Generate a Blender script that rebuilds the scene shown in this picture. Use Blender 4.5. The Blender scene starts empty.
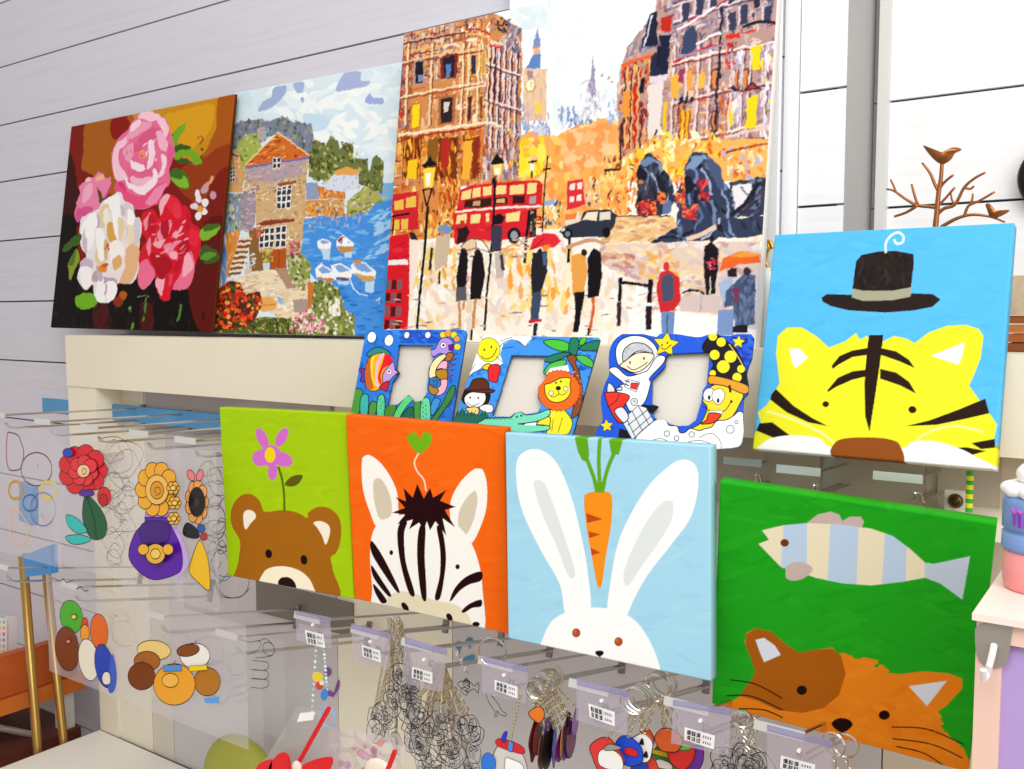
import bpy, bmesh, math, random
import numpy as np
from mathutils import Vector, Matrix
random.seed(7)
SC = bpy.context.scene
COL = SC.collection
SC.view_settings.view_transform = 'Standard'
SC.view_settings.look = 'None'
SC.cycles.transparent_max_bounces = 32

# ------------------------------------------------------------------ camera
FPX = 945.0; YAW = math.radians(35); PIT = math.radians(4.1)
FWD = np.array([-math.sin(YAW)*math.cos(PIT), math.cos(YAW)*math.cos(PIT), -math.sin(PIT)])
RT = np.array([math.cos(YAW), math.sin(YAW), 0.0]); UP = np.cross(RT, FWD)
EYE = np.array([0, 0, 1.45])
cam = bpy.data.cameras.new('camera'); cam_ob = bpy.data.objects.new('camera', cam); COL.objects.link(cam_ob)
cam.sensor_fit = 'HORIZONTAL'; cam.sensor_width = 36.0; cam.lens = FPX*36.0/1024
cam.clip_start = 0.01
cam_ob.location = EYE
cam_ob.matrix_world = Matrix(((RT[0], UP[0], -FWD[0], EYE[0]), (RT[1], UP[1], -FWD[1], EYE[1]), (RT[2], UP[2], -FWD[2], EYE[2]), (0, 0, 0, 1)))
SC.camera = cam_ob

def at(x, y, Y):
    "pixel of the photograph -> point of the wall-parallel plane at distance Y"
    d = FWD + RT*(x-512)/FPX - UP*(y-384.5)/FPX
    return EYE + d*Y/d[1]
def proj(p):
    q = np.asarray(p)-EYE; z = q@FWD
    return np.array([512+FPX*(q@RT)/z, 384.5-FPX*(q@UP)/z])
def rot(a, b, c):
    ca, sa = math.cos(a), math.sin(a); cb, sb = math.cos(b), math.sin(b); cc, s_ = math.cos(c), math.sin(c)
    Rx = np.array([[1,0,0],[0,ca,-sa],[0,sa,ca]]); Rz = np.array([[cb,-sb,0],[sb,cb,0],[0,0,1]]); Ry = np.array([[cc,0,s_],[0,1,0],[-s_,0,cc]])
    return Rz@Rx@Ry
def pose(q, w=None, h=None, Yb=None, free=(1,1,1)):
    "rigid pose of a flat w x h board from its four corners"
    q = np.array(q, float); B = at(*q[3], Yb or .75)
    x = np.array([B[0],B[1],B[2],0,0,0,w or .2,h or .2])
    idx = np.where(np.array([1,0 if Yb else 1,1,*free,0 if w else 1,0 if h else 1], bool))[0]
    def f(x):
        R = rot(*x[3:6]); o = x[:3]; X = R[:,0]*x[6]; Z = R[:,2]*x[7]
        return np.concatenate([proj(p)-c for p, c in zip((o+Z, o+X+Z, o+X, o), q)])
    lam = 1e-3; r = f(x)
    for i in range(120):
        J = np.array([(f(x+np.eye(8)[k]*1e-6)-r)/1e-6 for k in idx]).T
        H = J.T@J; s = np.linalg.solve(H+lam*np.diag(np.diag(H)), -J.T@r)
        xn = x.copy(); xn[idx] += s; rn = f(xn)
        if rn@rn < r@r: x, r = xn, rn; lam *= .4
        else: lam *= 4
        if lam > 1e9: break
    return x

# ------------------------------------------------------------------ materials
def lin(h):
    h = h.lstrip('#'); v = [int(h[i:i+2], 16)/255 for i in (0, 2, 4)]
    return [c/12.92 if c <= .04045 else ((c+.055)/1.055)**2.4 for c in v]
_M = {}
def mat(hexc, rough=.5, metal=0.0, noise=0.0, scale=40.0, bump=0.0, spec=.3):
    key = (hexc, rough, metal, noise, scale, bump, spec)
    if key in _M: return _M[key]
    m = bpy.data.materials.new('paint_'+hexc.strip('#')); m.use_nodes = True
    nt = m.node_tree; b = nt.nodes['Principled BSDF']
    c = lin(hexc); b.inputs['Base Color'].default_value = (*c, 1)
    b.inputs['Roughness'].default_value = rough; b.inputs['Metallic'].default_value = metal
    b.inputs['Specular IOR Level'].default_value = spec
    if noise or bump:
        tc = nt.nodes.new('ShaderNodeTexCoord'); n = nt.nodes.new('ShaderNodeTexNoise')
        n.inputs['Scale'].default_value = scale; n.inputs['Detail'].default_value = 4
        nt.links.new(tc.outputs['Object'], n.inputs['Vector'])
        if noise:
            r = nt.nodes.new('ShaderNodeValToRGB')
            r.color_ramp.elements[0].position = .3; r.color_ramp.elements[1].position = .7
            r.color_ramp.elements[0].color = (*[max(0, x*(1-noise)) for x in c], 1)
            r.color_ramp.elements[1].color = (*[min(1, x*(1+noise*.6)) for x in c], 1)
            nt.links.new(n.outputs['Fac'], r.inputs['Fac']); nt.links.new(r.outputs['Color'], b.inputs['Base Color'])
        if bump:
            bp = nt.nodes.new('ShaderNodeBump'); bp.inputs['Strength'].default_value = bump; bp.inputs['Distance'].default_value = .002
            nt.links.new(n.outputs['Fac'], bp.inputs['Height']); nt.links.new(bp.outputs['Normal'], b.inputs['Normal'])
    _M[key] = m; return m
def clear_mat(hexc='ffffff', alpha=.12, gloss=.08, name='clear_plastic'):
    key = (name, hexc, alpha, gloss)
    if key in _M: return _M[key]
    m = bpy.data.materials.new(name); m.use_nodes = True; nt = m.node_tree
    out = nt.nodes['Material Output']; nt.nodes.remove(nt.nodes['Principled BSDF'])
    t = nt.nodes.new('ShaderNodeBsdfTransparent'); d = nt.nodes.new('ShaderNodeBsdfDiffuse'); g = nt.nodes.new('ShaderNodeBsdfGlossy')
    d.inputs['Color'].default_value = (*lin(hexc), 1); g.inputs['Roughness'].default_value = .08
    tl = nt.nodes.new('ShaderNodeBsdfTranslucent'); tl.inputs['Color'].default_value = (*lin(hexc), 1)
    ad = nt.nodes.new('ShaderNodeMixShader'); ad.inputs[0].default_value = .4
    nt.links.new(d.outputs[0], ad.inputs[1]); nt.links.new(tl.outputs[0], ad.inputs[2])
    m1 = nt.nodes.new('ShaderNodeMixShader'); m1.inputs[0].default_value = alpha
    nt.links.new(t.outputs[0], m1.inputs[1]); nt.links.new(ad.outputs[0], m1.inputs[2])
    lw = nt.nodes.new('ShaderNodeLayerWeight'); lw.inputs['Blend'].default_value = .25
    mu = nt.nodes.new('ShaderNodeMath'); mu.operation = 'MULTIPLY_ADD'; mu.inputs[1].default_value = gloss*.8; mu.inputs[2].default_value = gloss*.2
    nt.links.new(lw.outputs['Facing'], mu.inputs[0])
    m2 = nt.nodes.new('ShaderNodeMixShader'); nt.links.new(mu.outputs[0], m2.inputs[0])
    nt.links.new(m1.outputs[0], m2.inputs[1]); nt.links.new(g.outputs[0], m2.inputs[2])
    nt.links.new(m2.outputs[0], out.inputs['Surface']); _M[key] = m; return m
def attr_mat(rough=.5, bump=.12, bscale=900, spec=.06):
    key = ('attr', rough, bump, bscale, spec)
    if key in _M: return _M[key]
    m = bpy.data.materials.new('painted_surface'); m.use_nodes = True; nt = m.node_tree; b = nt.nodes['Principled BSDF']
    a = nt.nodes.new('ShaderNodeVertexColor'); a.layer_name = 'paint'
    nt.links.new(a.outputs['Color'], b.inputs['Base Color']); b.inputs['Roughness'].default_value = rough
    b.inputs['Specular IOR Level'].default_value = spec
    if bump:
        tc = nt.nodes.new('ShaderNodeTexCoord'); n = nt.nodes.new('ShaderNodeTexNoise'); n.inputs['Scale'].default_value = bscale
        nt.links.new(tc.outputs['Object'], n.inputs['Vector'])
        bp = nt.nodes.new('ShaderNodeBump'); bp.inputs['Strength'].default_value = bump; bp.inputs['Distance'].default_value = .001
        nt.links.new(n.outputs['Fac'], bp.inputs['Height']); nt.links.new(bp.outputs['Normal'], b.inputs['Normal'])
    _M[key] = m; return m
CHROME = mat('c9c8c6', .22, 1.0); DARKCHROME = mat('6a6866', .3, 1.0); GOLDCHAIN = mat('cdbf9c', .28, 1.0); SILVER = mat('d8d4cb', .2, 1.0)

# ------------------------------------------------------------------ objects
def tag(o, label=None, cat=None, group=None, kind=None):
    if label: o['label'] = label
    if cat: o['category'] = cat
    if group: o['group'] = group
    if kind: o['kind'] = kind
    return o
def thing(name, label, cat, loc, group=None):
    o = bpy.data.objects.new(name, None); COL.objects.link(o); o.location = [float(v) for v in loc]; o.empty_display_size = .02
    return tag(o, label, cat, group)
class MB:
    "collects shapes in world space; build() links them as one mesh"
    def __init__(s): s.v = []; s.f = []; s.m = []; s.mats = []
    def mi(s, m):
        if m not in s.mats: s.mats.append(m)
        return s.mats.index(m)
    def add(s, vs, fs, m=None):
        o = len(s.v); s.v += [tuple(float(c) for c in p) for p in vs]; k = s.mi(m) if m else 0
        for f in fs: s.f.append([i+o for i in f]); s.m.append(k)
        return s
    def box(s, lo, hi, m=None):
        x0,y0,z0 = lo; x1,y1,z1 = hi
        return s.add([(x0,y0,z0),(x1,y0,z0),(x1,y1,z0),(x0,y1,z0),(x0,y0,z1),(x1,y0,z1),(x1,y1,z1),(x0,y1,z1)],
              [(0,3,2,1),(4,5,6,7),(0,1,5,4),(1,2,6,5),(2,3,7,6),(3,0,4,7)], m)
    def quadbox(s, q, n, m=None):
        "four points and a thickness vector"
        q = [np.array(p, float) for p in q]; n = np.array(n, float); r = q+[p+n for p in q]
        return s.add(r, [(0,1,2,3),(7,6,5,4),(0,4,5,1),(1,5,6,2),(2,6,7,3),(3,7,4,0)], m)
    def tube(s, pts, r, m=None, seg=8, closed=False, radii=None):
        pts = [np.array(p, float) for p in pts]; n = len(pts); base = len(s.v); vs = []; fs = []
        prev = None
        for i, p in enumerate(pts):
            a = pts[(i-1) % n] if (i > 0 or closed) else pts[0]; b = pts[(i+1) % n] if (i < n-1 or closed) else pts[-1]
            t = b-a; t = t/(np.linalg.norm(t)+1e-12)
            if prev is None:
                u = np.cross(t, [0,0,1.]);
                if np.linalg.norm(u) < .1: u = np.cross(t, [1.,0,0])
            else: u = prev-t*(prev@t)
            u = u/(np.linalg.norm(u)+1e-12); w = np.cross(t, u); prev = u
            rr = radii[i] if radii else r
            for k in range(seg):
                an = 2*math.pi*k/seg; vs.append(p+rr*(u*math.cos(an)+w*math.sin(an)))
        for i in range(n if closed else n-1):
            j = (i+1) % n
            for k in range(seg): fs.append((i*seg+k, i*seg+(k+1) % seg, j*seg+(k+1) % seg, j*seg+k))
        if not closed: fs.append(tuple(range(seg))[::-1]); fs.append(tuple((n-1)*seg+k for k in range(seg)))
        return s.add(vs, fs, m)
    def lathe(s, prof, c, m=None, seg=24):
        vs = []; fs = []
        for r, z in prof:
            for k in range(seg):
                a = 2*math.pi*k/seg; vs.append((c[0]+r*math.cos(a), c[1]+r*math.sin(a), c[2]+z))
        for i in range(len(prof)-1):
            for k in range(seg): fs.append((i*seg+k, i*seg+(k+1) % seg, (i+1)*seg+(k+1) % seg, (i+1)*seg+k))
        fs.append(tuple(range(seg))[::-1]); fs.append(tuple((len(prof)-1)*seg+k for k in range(seg)))
        return s.add(vs, fs, m)
    def ball(s, c, r, m=None, seg=10, rings=7, sc=(1,1,1)):
        vs = [(c[0], c[1], c[2]+r*sc[2])]; fs = []
        for i in range(1, rings):
            th = math.pi*i/rings
            for k in range(seg):
                a = 2*math.pi*k/seg; vs.append((c[0]+r*sc[0]*math.sin(th)*math.cos(a), c[1]+r*sc[1]*math.sin(th)*math.sin(a), c[2]+r*sc[2]*math.cos(th)))
        vs.append((c[0], c[1], c[2]-r*sc[2])); L = len(vs)-1
        for k in range(seg):
            fs.append((0, 1+k, 1+(k+1) % seg)); fs.append((L, 1+(rings-2)*seg+(k+1) % seg, 1+(rings-2)*seg+k))
        for i in range(rings-2):
            for k in range(seg): fs.append((1+i*seg+k, 1+(i+1)*seg+k, 1+(i+1)*seg+(k+1) % seg, 1+i*seg+(k+1) % seg))
        return s.add(vs, fs, m)
    def plate(s, pts, n, m=None):
        "extruded outline (n: thickness vector)"
        pts = [np.array(p, float) for p in pts]; n = np.array(n, float); k = len(pts)
        fs = [tuple(range(k)), tuple(range(k, 2*k))[::-1]]+[(i, (i+1) % k, (i+1) % k+k, i+k) for i in range(k)]
        return s.add(pts+[p+n for p in pts], fs, m)
    def strip(s, pts, w, nrm, m=None, closed=False):
        "flat ribbon along pts, lying square to nrm"
        pts = [np.array(p, float) for p in pts]; nrm = np.array(nrm, float); n = len(pts); vs = []
        for i, p in enumerate(pts):
            a = pts[(i-1) % n] if (i > 0 or closed) else pts[0]; b = pts[(i+1) % n] if (i < n-1 or closed) else pts[-1]
            t = b-a; u = np.cross(t, nrm); u = u/(np.linalg.norm(u)+1e-12)*w/2; vs += [p+u, p-u]
        fs = [(2*i, 2*i+1, 2*((i+1) % n)+1, 2*((i+1) % n)) for i in range(n if closed else n-1)]
        return s.add(vs, fs, m)
    def build(s, name, m=None, parent=None, smooth=False, label=None):
        loc = np.array(parent.matrix_world.translation if False else (wloc(parent) if parent else (0,0,0)))
        me = bpy.data.meshes.new(name); v = np.array(s.v)-loc
        me.from_pydata([tuple(p) for p in v], [], s.f)
        for q in (s.mats or [m]): me.materials.append(q)
        if s.mats: me.polygons.foreach_set('material_index', s.m)
        if smooth: me.polygons.foreach_set('use_smooth', [True]*len(me.polygons))
        me.update(); o = bpy.data.objects.new(name, me); COL.objects.link(o)
        if parent: o.parent = parent
        if label: o['label'] = label
        return o
def wloc(o):
    l = np.array(o.location)
    return l+wloc(o.parent) if o.parent else l
def recenter(o):
    "move a top-level mesh's origin to its own base"
    me = o.data; n = len(me.vertices); a = np.empty(n*3); me.vertices.foreach_get('co', a); a = a.reshape(-1, 3)
    c = np.array([(a[:,0].min()+a[:,0].max())/2, (a[:,1].min()+a[:,1].max())/2, a[:,2].min()])
    me.vertices.foreach_set('co', (a-c).ravel()); o.location = o.location+Vector(c); me.update(); return o
def copy_tree(o, parent=None):
    c = o.copy(); COL.objects.link(c); c.parent = parent
    for ch in list(o.children): copy_tree(ch, c)
    return c
def smooth_pts(p, n=4, closed=True):
    "Catmull-Rom through the points"
    p = [np.array(q, float) for q in p]; k = len(p); out = []
    for i in range(k if closed else k-1):
        a = p[(i-1) % k] if (closed or i > 0) else p[0]; b = p[i]; c = p[(i+1) % k]; d = p[(i+2) % k] if (closed or i < k-2) else p[-1]
        for t in np.arange(n)/n: out.append(.5*((2*b)+(c-a)*t+(2*a-5*b+4*c-d)*t*t+(3*b-a-3*c+d)*t**3))
    if not closed: out.append(p[-1])
    return out
def nums(s):
    v = [float(t) for t in s.replace(',', ' ').split()]
    return [(v[i], v[i+1]) for i in range(0, len(v), 2)]

# ------------------------------------------------------------------ painter: lays colours on a fine grid of canvas
class Paint:
    SS = 2
    def __init__(s, quad, nx, ny, bg, ext=(0,0,0,0)):
        s.nx, s.ny = nx, ny; s.W, s.H = nx*s.SS, ny*s.SS; s.rng = random.Random(11)
        q = np.array(quad, float); dst = np.array([(0,0),(s.W,0),(s.W,s.H),(0,s.H)], float)
        A = []; B = []
        for (x, y), (u, v) in zip(q, dst):
            A += [[x,y,1,0,0,0,-u*x,-u*y],[0,0,0,x,y,1,-v*x,-v*y]]; B += [u, v]
        h = np.linalg.solve(np.array(A), np.array(B)); s.Hm = np.append(h, 1).reshape(3, 3)
        s.img = np.zeros((s.H, s.W, 3)); s.img[:] = lin(bg); s.ox = s.oy = 0.0; s.sc = 1.0; s.clip = None; s.sm = 0
    def view(s, ox, oy, sc): s.ox, s.oy, s.sc = ox, oy, sc; return s
    def tr(s, pts):
        p = np.array(pts, float)/s.sc+np.array([s.ox, s.oy]); w = np.c_[p, np.ones(len(p))]@s.Hm.T
        return w[:, :2]/w[:, 2:]
    def mask(s, P):
        x0 = max(0, int(P[:,0].min())); x1 = min(s.W, int(P[:,0].max())+2); y0 = max(0, int(P[:,1].min())); y1 = min(s.H, int(P[:,1].max())+2)
        if x1 <= x0 or y1 <= y0: return None
        X = np.arange(x0, x1)+.5; Yv = np.arange(y0, y1)+.5; m = np.zeros((y1-y0, x1-x0), bool)
        for i in range(len(P)):
            (ax, ay), (bx, by) = P[i], P[(i+1) % len(P)]
            if ay == by: continue
            lo, hi = (ay, by) if ay < by else (by, ay)
            r = np.where((Yv >= lo) & (Yv < hi))[0]
            if len(r) == 0: continue
            xc = ax+(Yv[r]-ay)*(bx-ax)/(by-ay)
            m[r[0]:r[-1]+1] ^= X[None, :] > xc[:, None]
        return x0, x1, y0, y1, m
    def raw(s, P, c):
        k = s.mask(np.asarray(P))
        if k is None: return
        x0, x1, y0, y1, m = k
        if s.clip is not None: m = m & s.clip[y0:y1, x0:x1]
        s.img[y0:y1, x0:x1][m] = c if not isinstance(c, str) else lin(c)
    def g(s, c, pts, sm=None):
        p = nums(pts) if isinstance(pts, str) else pts
        if sm or (sm is None and s.sm): p = smooth_pts(p, 5)
        s.raw(s.tr(p), lin(c)); return s
    def e(s, c, x, y, rx, ry=None, a=0):
        ry = rx if ry is None else ry; a = math.radians(a); pts = []
        for k in range(28):
            t = 2*math.pi*k/28; u, v = rx*math.cos(t), ry*math.sin(t); pts.append((x+u*math.cos(a)-v*math.sin(a), y+u*math.sin(a)+v*math.cos(a)))
        s.raw(s.tr(pts), lin(c)); return s
    def l(s, c, pts, w, sm=0, closed=False):
        p = nums(pts) if isinstance(pts, str) else pts
        if sm: p = smooth_pts(p, 5, closed)
        p = [np.array(q, float) for q in p]
        if closed: p = p+[p[0]]
        for a, b in zip(p, p[1:]):
            t = b-a; L = np.hypot(*t)
            if L < 1e-6: continue
            t = t/L; n = np.array([-t[1], t[0]])*w/2; ex = t*w*.25
            s.raw(s.tr([a-ex+n, b+ex+n, b+ex-n, a-ex-n]), lin(c))
        return s
    def star(s, c, x, y, r, a=0, k=.45, oc=None, ow=0):
        p = [(x+(r if i % 2 == 0 else r*k)*math.sin(math.pi*i/5+a), y-(r if i % 2 == 0 else r*k)*math.cos(math.pi*i/5+a)) for i in range(10)]
        s.g(c, p)
        if oc: s.l(oc, p, ow, closed=True)
        return s
    def within(s, pts, sm=0):
        "restrict what follows to this outline"
        if pts is None: s.clip = None; return s
        p = nums(pts) if isinstance(pts, str) else pts
        if sm: p = smooth_pts(p, 5)
        s.clip = np.zeros((s.H, s.W), bool); k = s.mask(s.tr(p))
        if k: s.clip[k[2]:k[3], k[0]:k[1]] = k[4]
        return s
    def daubs(s, pts, cols, n, L, w, ang=0, spread=30, sm=0):
        "n short brush daubs inside the outline"
        p = nums(pts) if isinstance(pts, str) else pts
        old = s.clip; s.within(p, sm)
        if old is not None: s.clip = s.clip & old
        a = np.array(p); x0, y0 = a.min(0); x1, y1 = a.max(0)
        for i in range(n):
            x = s.rng.uniform(x0, x1); y = s.rng.uniform(y0, y1); t = math.radians(ang+s.rng.uniform(-spread, spread))
            l_ = L*s.rng.uniform(.5, 1.3); w_ = w*s.rng.uniform(.6, 1.3); c = s.rng.choice(cols)
            u, v = math.cos(t), math.sin(t); pp = []
            for du, dv in ((-1,-.3),(-.3,-1),(.5,-.9),(1,.1),(.4,.9),(-.5,.8)):
                du += s.rng.uniform(-.2, .2); dv += s.rng.uniform(-.2, .2)
                pp.append((x+u*du*l_/2-v*dv*w_/2, y+v*du*l_/2+u*dv*w_/2))
            s.raw(s.tr(pp), lin(c))
        s.clip = old; return s
    def warp(s, amp, cell, seed=3):
        "hand wobble: shifts every colour edge by smooth noise"
        R = np.random.RandomState(seed); H, W = s.H, s.W
        def field():
            n = R.uniform(-1, 1, (H//cell+3, W//cell+3)); yi = np.arange(H)/cell; xi = np.arange(W)/cell
            y0 = yi.astype(int); x0 = xi.astype(int); fy = (yi-y0)[:, None]; fx = (xi-x0)[None]; fy = fy*fy*(3-2*fy); fx = fx*fx*(3-2*fx)
            a = n[y0][:, x0]; b = n[y0][:, x0+1]; c = n[y0+1][:, x0]; d = n[y0+1][:, x0+1]
            return a*(1-fx)*(1-fy)+b*fx*(1-fy)+c*(1-fx)*fy+d*fx*fy
        dx, dy = field()*amp, field()*amp
        Y, X = np.mgrid[0:H, 0:W]
        s.img = s.img[np.clip((Y+dy).round().astype(int), 0, H-1), np.clip((X+dx).round().astype(int), 0, W-1)]; return s
    def facade(s, pts, cols, n, L, w, hang, frac=.5, vang=87):
        "upright and level strokes, as on a painted house front"
        for k in range(6):
            s.daubs(pts, cols, int(n*(1-frac)/6), L, w, vang, 5); s.daubs(pts, cols, int(n*frac/6), L, w*.8, hang, 6)
        return s
    def out(s):
        return s.img.reshape(s.ny, s.SS, s.nx, s.SS, 3).mean((1, 3))
def grid_board(name, col, w, h, depth, mask=None, side=None, matx=None, edge=.0012):
    "board in its own axes: x right, z up, front at y=0 facing -y, painted by the colour grid"
    ny, nx = col.shape[:2]
    xs = (np.arange(nx)/(nx-1))*w; zs = h-(np.arange(ny)/(ny-1))*h
    V = np.zeros((ny, nx, 3)); V[..., 0] = xs[None]; V[..., 2] = zs[:, None]; V = V.reshape(-1, 3); C = col.reshape(-1, 3)
    I = np.arange(ny*nx).reshape(ny, nx); Q = np.stack([I[1:, :-1], I[1:, 1:], I[:-1, 1:], I[:-1, :-1]], -1)
    if mask is not None:
        mm = mask[1:, :-1] & mask[1:, 1:] & mask[:-1, 1:] & mask[:-1, :-1]; Q = Q[mm]
    Q = Q.reshape(-1, 4)
    extra = []
    if mask is None:
        loop = np.concatenate([I[0, :-1], I[:-1, -1], I[-1, :0:-1], I[:0:-1, 0]])
        b = V[loop].copy(); cen = np.array([w/2, 0, h/2]); off = np.zeros_like(b)
        off[:, 0] = np.where(b[:, 0] < 1e-9, -edge, np.where(b[:, 0] > w-1e-9, edge, 0)); off[:, 2] = np.where(b[:, 2] < 1e-9, -edge, np.where(b[:, 2] > h-1e-9, edge, 0))
        b1 = b+off*.7; b1[:, 1] = edge*.5; b2 = b+off; b2[:, 1] = edge*1.6; b3 = b+off; b3[:, 1] = depth
        n0 = len(V); k = len(loop); sc_ = C[loop] if side is None else np.tile(np.array(lin(side)), (k, 1))
        V = np.r_[V, b1, b2, b3]; C = np.r_[C, C[loop], sc_, sc_]
        rings = [loop, n0+np.arange(k), n0+k+np.arange(k), n0+2*k+np.arange(k)]
        for a, c in zip(rings, rings[1:]): Q = np.r_[Q, np.stack([a, np.roll(a, -1), np.roll(c, -1), c], -1)]
        extra = [rings[3]]
    else:
        # walls of the cut edges + a back face
        ed = {}
        E = np.concatenate([Q[:, [i, (i+1) % 4]] for i in range(4)]); key = E[:, 0].astype(np.int64)*len(V)+E[:, 1]; rev = E[:, 1].astype(np.int64)*len(V)+E[:, 0]
        bd = E[~np.isin(key, rev)]; n0 = len(V); Vb = V.copy(); Vb[:, 1] = depth
        Cb = C.copy() if side is None else np.tile(np.array(lin(side)), (len(C), 1))
        V = np.r_[V, Vb]; C = np.r_[C, Cb]
        Q = np.r_[Q, Q[:, ::-1]+n0, np.stack([bd[:, 1], bd[:, 0], bd[:, 0]+n0, bd[:, 1]+n0], -1)]
        used = np.zeros(len(V), bool); used[Q.ravel()] = True; re = np.cumsum(used)-1; V = V[used]; C = C[used]; Q = re[Q]
    me = bpy.data.meshes.new(name); nq = len(Q); tot = nq*4+sum(len(e) for e in extra)
    me.vertices.add(len(V)); me.vertices.foreach_set('co', V.ravel())
    me.loops.add(tot); me.loops.foreach_set('vertex_index', np.concatenate([Q.ravel()]+[np.asarray(e) for e in extra]).astype(np.int32))
    me.polygons.add(nq+len(extra)); me.polygons.foreach_set('loop_start', np.concatenate([np.arange(nq)*4, np.cumsum([nq*4]+[len(e) for e in extra])[:-1]] if extra else [np.arange(nq)*4]).astype(np.int32))
    me.update(calc_edges=True); me.validate()
    at_ = me.color_attributes.new('paint', 'FLOAT_COLOR', 'POINT'); at_.data.foreach_set('color', np.c_[C, np.ones(len(C))].ravel())
    me.materials.append(matx or attr_mat()); o = bpy.data.objects.new(name, me); COL.objects.link(o); return o
def set_pose(o, x):
    R = rot(*x[3:6]); o.matrix_world = Matrix([[*R[0], x[0]], [*R[1], x[1]], [*R[2], x[2]], [0, 0, 0, 1]])
# ================================================================== PICTURES
Q = dict(bear=[(221,408),(344,415),(354,598),(227,575)], zebra=[(346.5,416),(502,430),(508,633),(355,598)], rabbit=[(506,434),(709,447),(709,680),(509,637.5)],
  cat=[(721,483),(995,525),(967,771),(713,703)], tiger=[(775.3,235.3),(1013,224),(993,467.6),(753.8,448.7)],
  flower=[(70.6,126.8),(234.7,94.7),(210,331),(51.7,327)], harbour=[(236,94),(401,62),(384,336.5),(210,331)], london=[(403.4,34.4),(780,-51),(753,347),(383.5,340)],
  fish=[(366,330),(466,329.5),(451.5,424),(348,418)], lion=[(483.6,336),(599.2,337),(572,437),(451,426)], space=[(611,334),(754,334),(741,451),(594,442)])

def paint_bear():
    p = Paint(Q['bear'], 300, 300, 'a9d010').view(210, 400, 3.203)
    p.daubs('35 25 425 45 435 635 55 560', ['a9d010','add410','a5cb10'], 160, 60, 14)
    p.g('a96814', '80 640 88 520 95 470 92 440 70 400 66 355 80 320 105 298 135 297 160 318 172 350 190 352 235 347 280 355 312 372 315 355 345 337 380 340 410 365 420 400 418 450 405 485 388 500 395 540 400 650', 1)
    p.g('fcf1dc', '107 360 120 347 140 352 147 370 130 390 115 410 108 395', 1); p.g('fcf1dc', '332 387 355 382 380 395 385 420 372 458 360 430 345 405', 1)
    p.e('210b0a', 188, 489, 11, 15, -8); p.e('210b0a', 302, 508, 11, 16, -8)
    p.g('fff4d8', '158 600 172 550 200 533 240 530 280 540 310 560 330 590 338 640 240 640', 1)
    p.g('2a0d10', '218 582 230 567 255 567 272 582 276 602 250 603 224 596', 1)
    for x, y, a, b, r in ((169,120,16,34,-25),(231,117,16,32,28),(163,182,26,26,0),(234,186,32,22,25),(202,224,15,28,5)): p.e('d871cd', x, y, a, b, r)
    p.e('d871cd', 195, 175, 34); p.e('f8d814', 194, 172, 17, 24)
    p.l('5d6a14', '220 210 232 250 238 300 239 350', 7, 1); p.g('615a12', '240 265 262 240 297 236 285 262 262 272', 1)
    return p.out()
def paint_zebra():
    p = Paint(Q['zebra'], 320, 320, 'fb6b13').view(210, 400, 3.203)
    p.daubs('437 50 930 95 955 745 465 635', ['fb6b13','fa6510','fd7018'], 160, 70, 16)
    W = 'fffdf6'
    p.g(W, '487 200 495 180 515 178 545 200 575 240 598 290 603 340 600 390 540 410 510 350 490 280', 1); p.g('dccfb6', '523 270 535 250 555 260 575 300 583 340 577 372 545 380 528 330', 1)
    p.g(W, '875 228 886 270 885 340 868 400 835 460 790 450 770 380 772 320 800 265 840 225 862 220', 1); p.g('dccfb6', '850 292 856 320 845 380 820 430 797 410 797 360 820 315 840 295', 1)
    p.g(W, '513 500 520 430 545 390 600 370 700 360 790 400 835 455 860 520 872 600 868 760 700 760 530 700 520 600', 1)
    p.g('efe4c2', '563 650 575 628 600 614 640 615 720 640 780 652 815 675 838 715 830 770 560 740', 1)
    B = '26060a'
    for s in ('608 395 632 390 622 430 628 520 656 618 638 618 612 530 600 440','672 405 690 405 688 500 694 632 678 630 666 540 664 460','726 405 745 420 756 500 750 570 737 634 720 632 736 560 737 480',
              '517 450 545 485 580 550 607 610 597 612 560 560 518 490','518 528 550 575 580 622 570 627 535 585 519 555','525 588 566 640 550 650 528 614',
              '868 548 868 577 830 590 800 610 775 640 768 640 785 600 820 565','868 638 868 660 840 665 815 680 806 675 830 652'): p.g(B, s, 1)
    p.g(B, '594 310 628 324 620 281 650 312 664 268 685 315 705 281 715 312 757 288 737 322 787 342 752 352 785 407 745 378 757 434 722 388 705 417 695 388 685 417 670 392 638 413 650 382 600 397 625 367 583 360 625 345')
    p.e(B, 581, 488, 6, 8); p.e(B, 793, 533, 7, 8); p.e(B, 625, 662, 9, 17, -35); p.e(B, 767, 695, 9, 14, -30); p.e(B, 852, 717, 12, 8)
    p.g('76b61a', '668 174 640 142 631 120 645 105 662 109 672 126 682 107 700 104 711 120 705 145 685 165', 1); p.l('fbe6cf', '668 172 655 200 665 230 685 255 692 290', 4.5, 1)
    return p.out()
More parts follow.
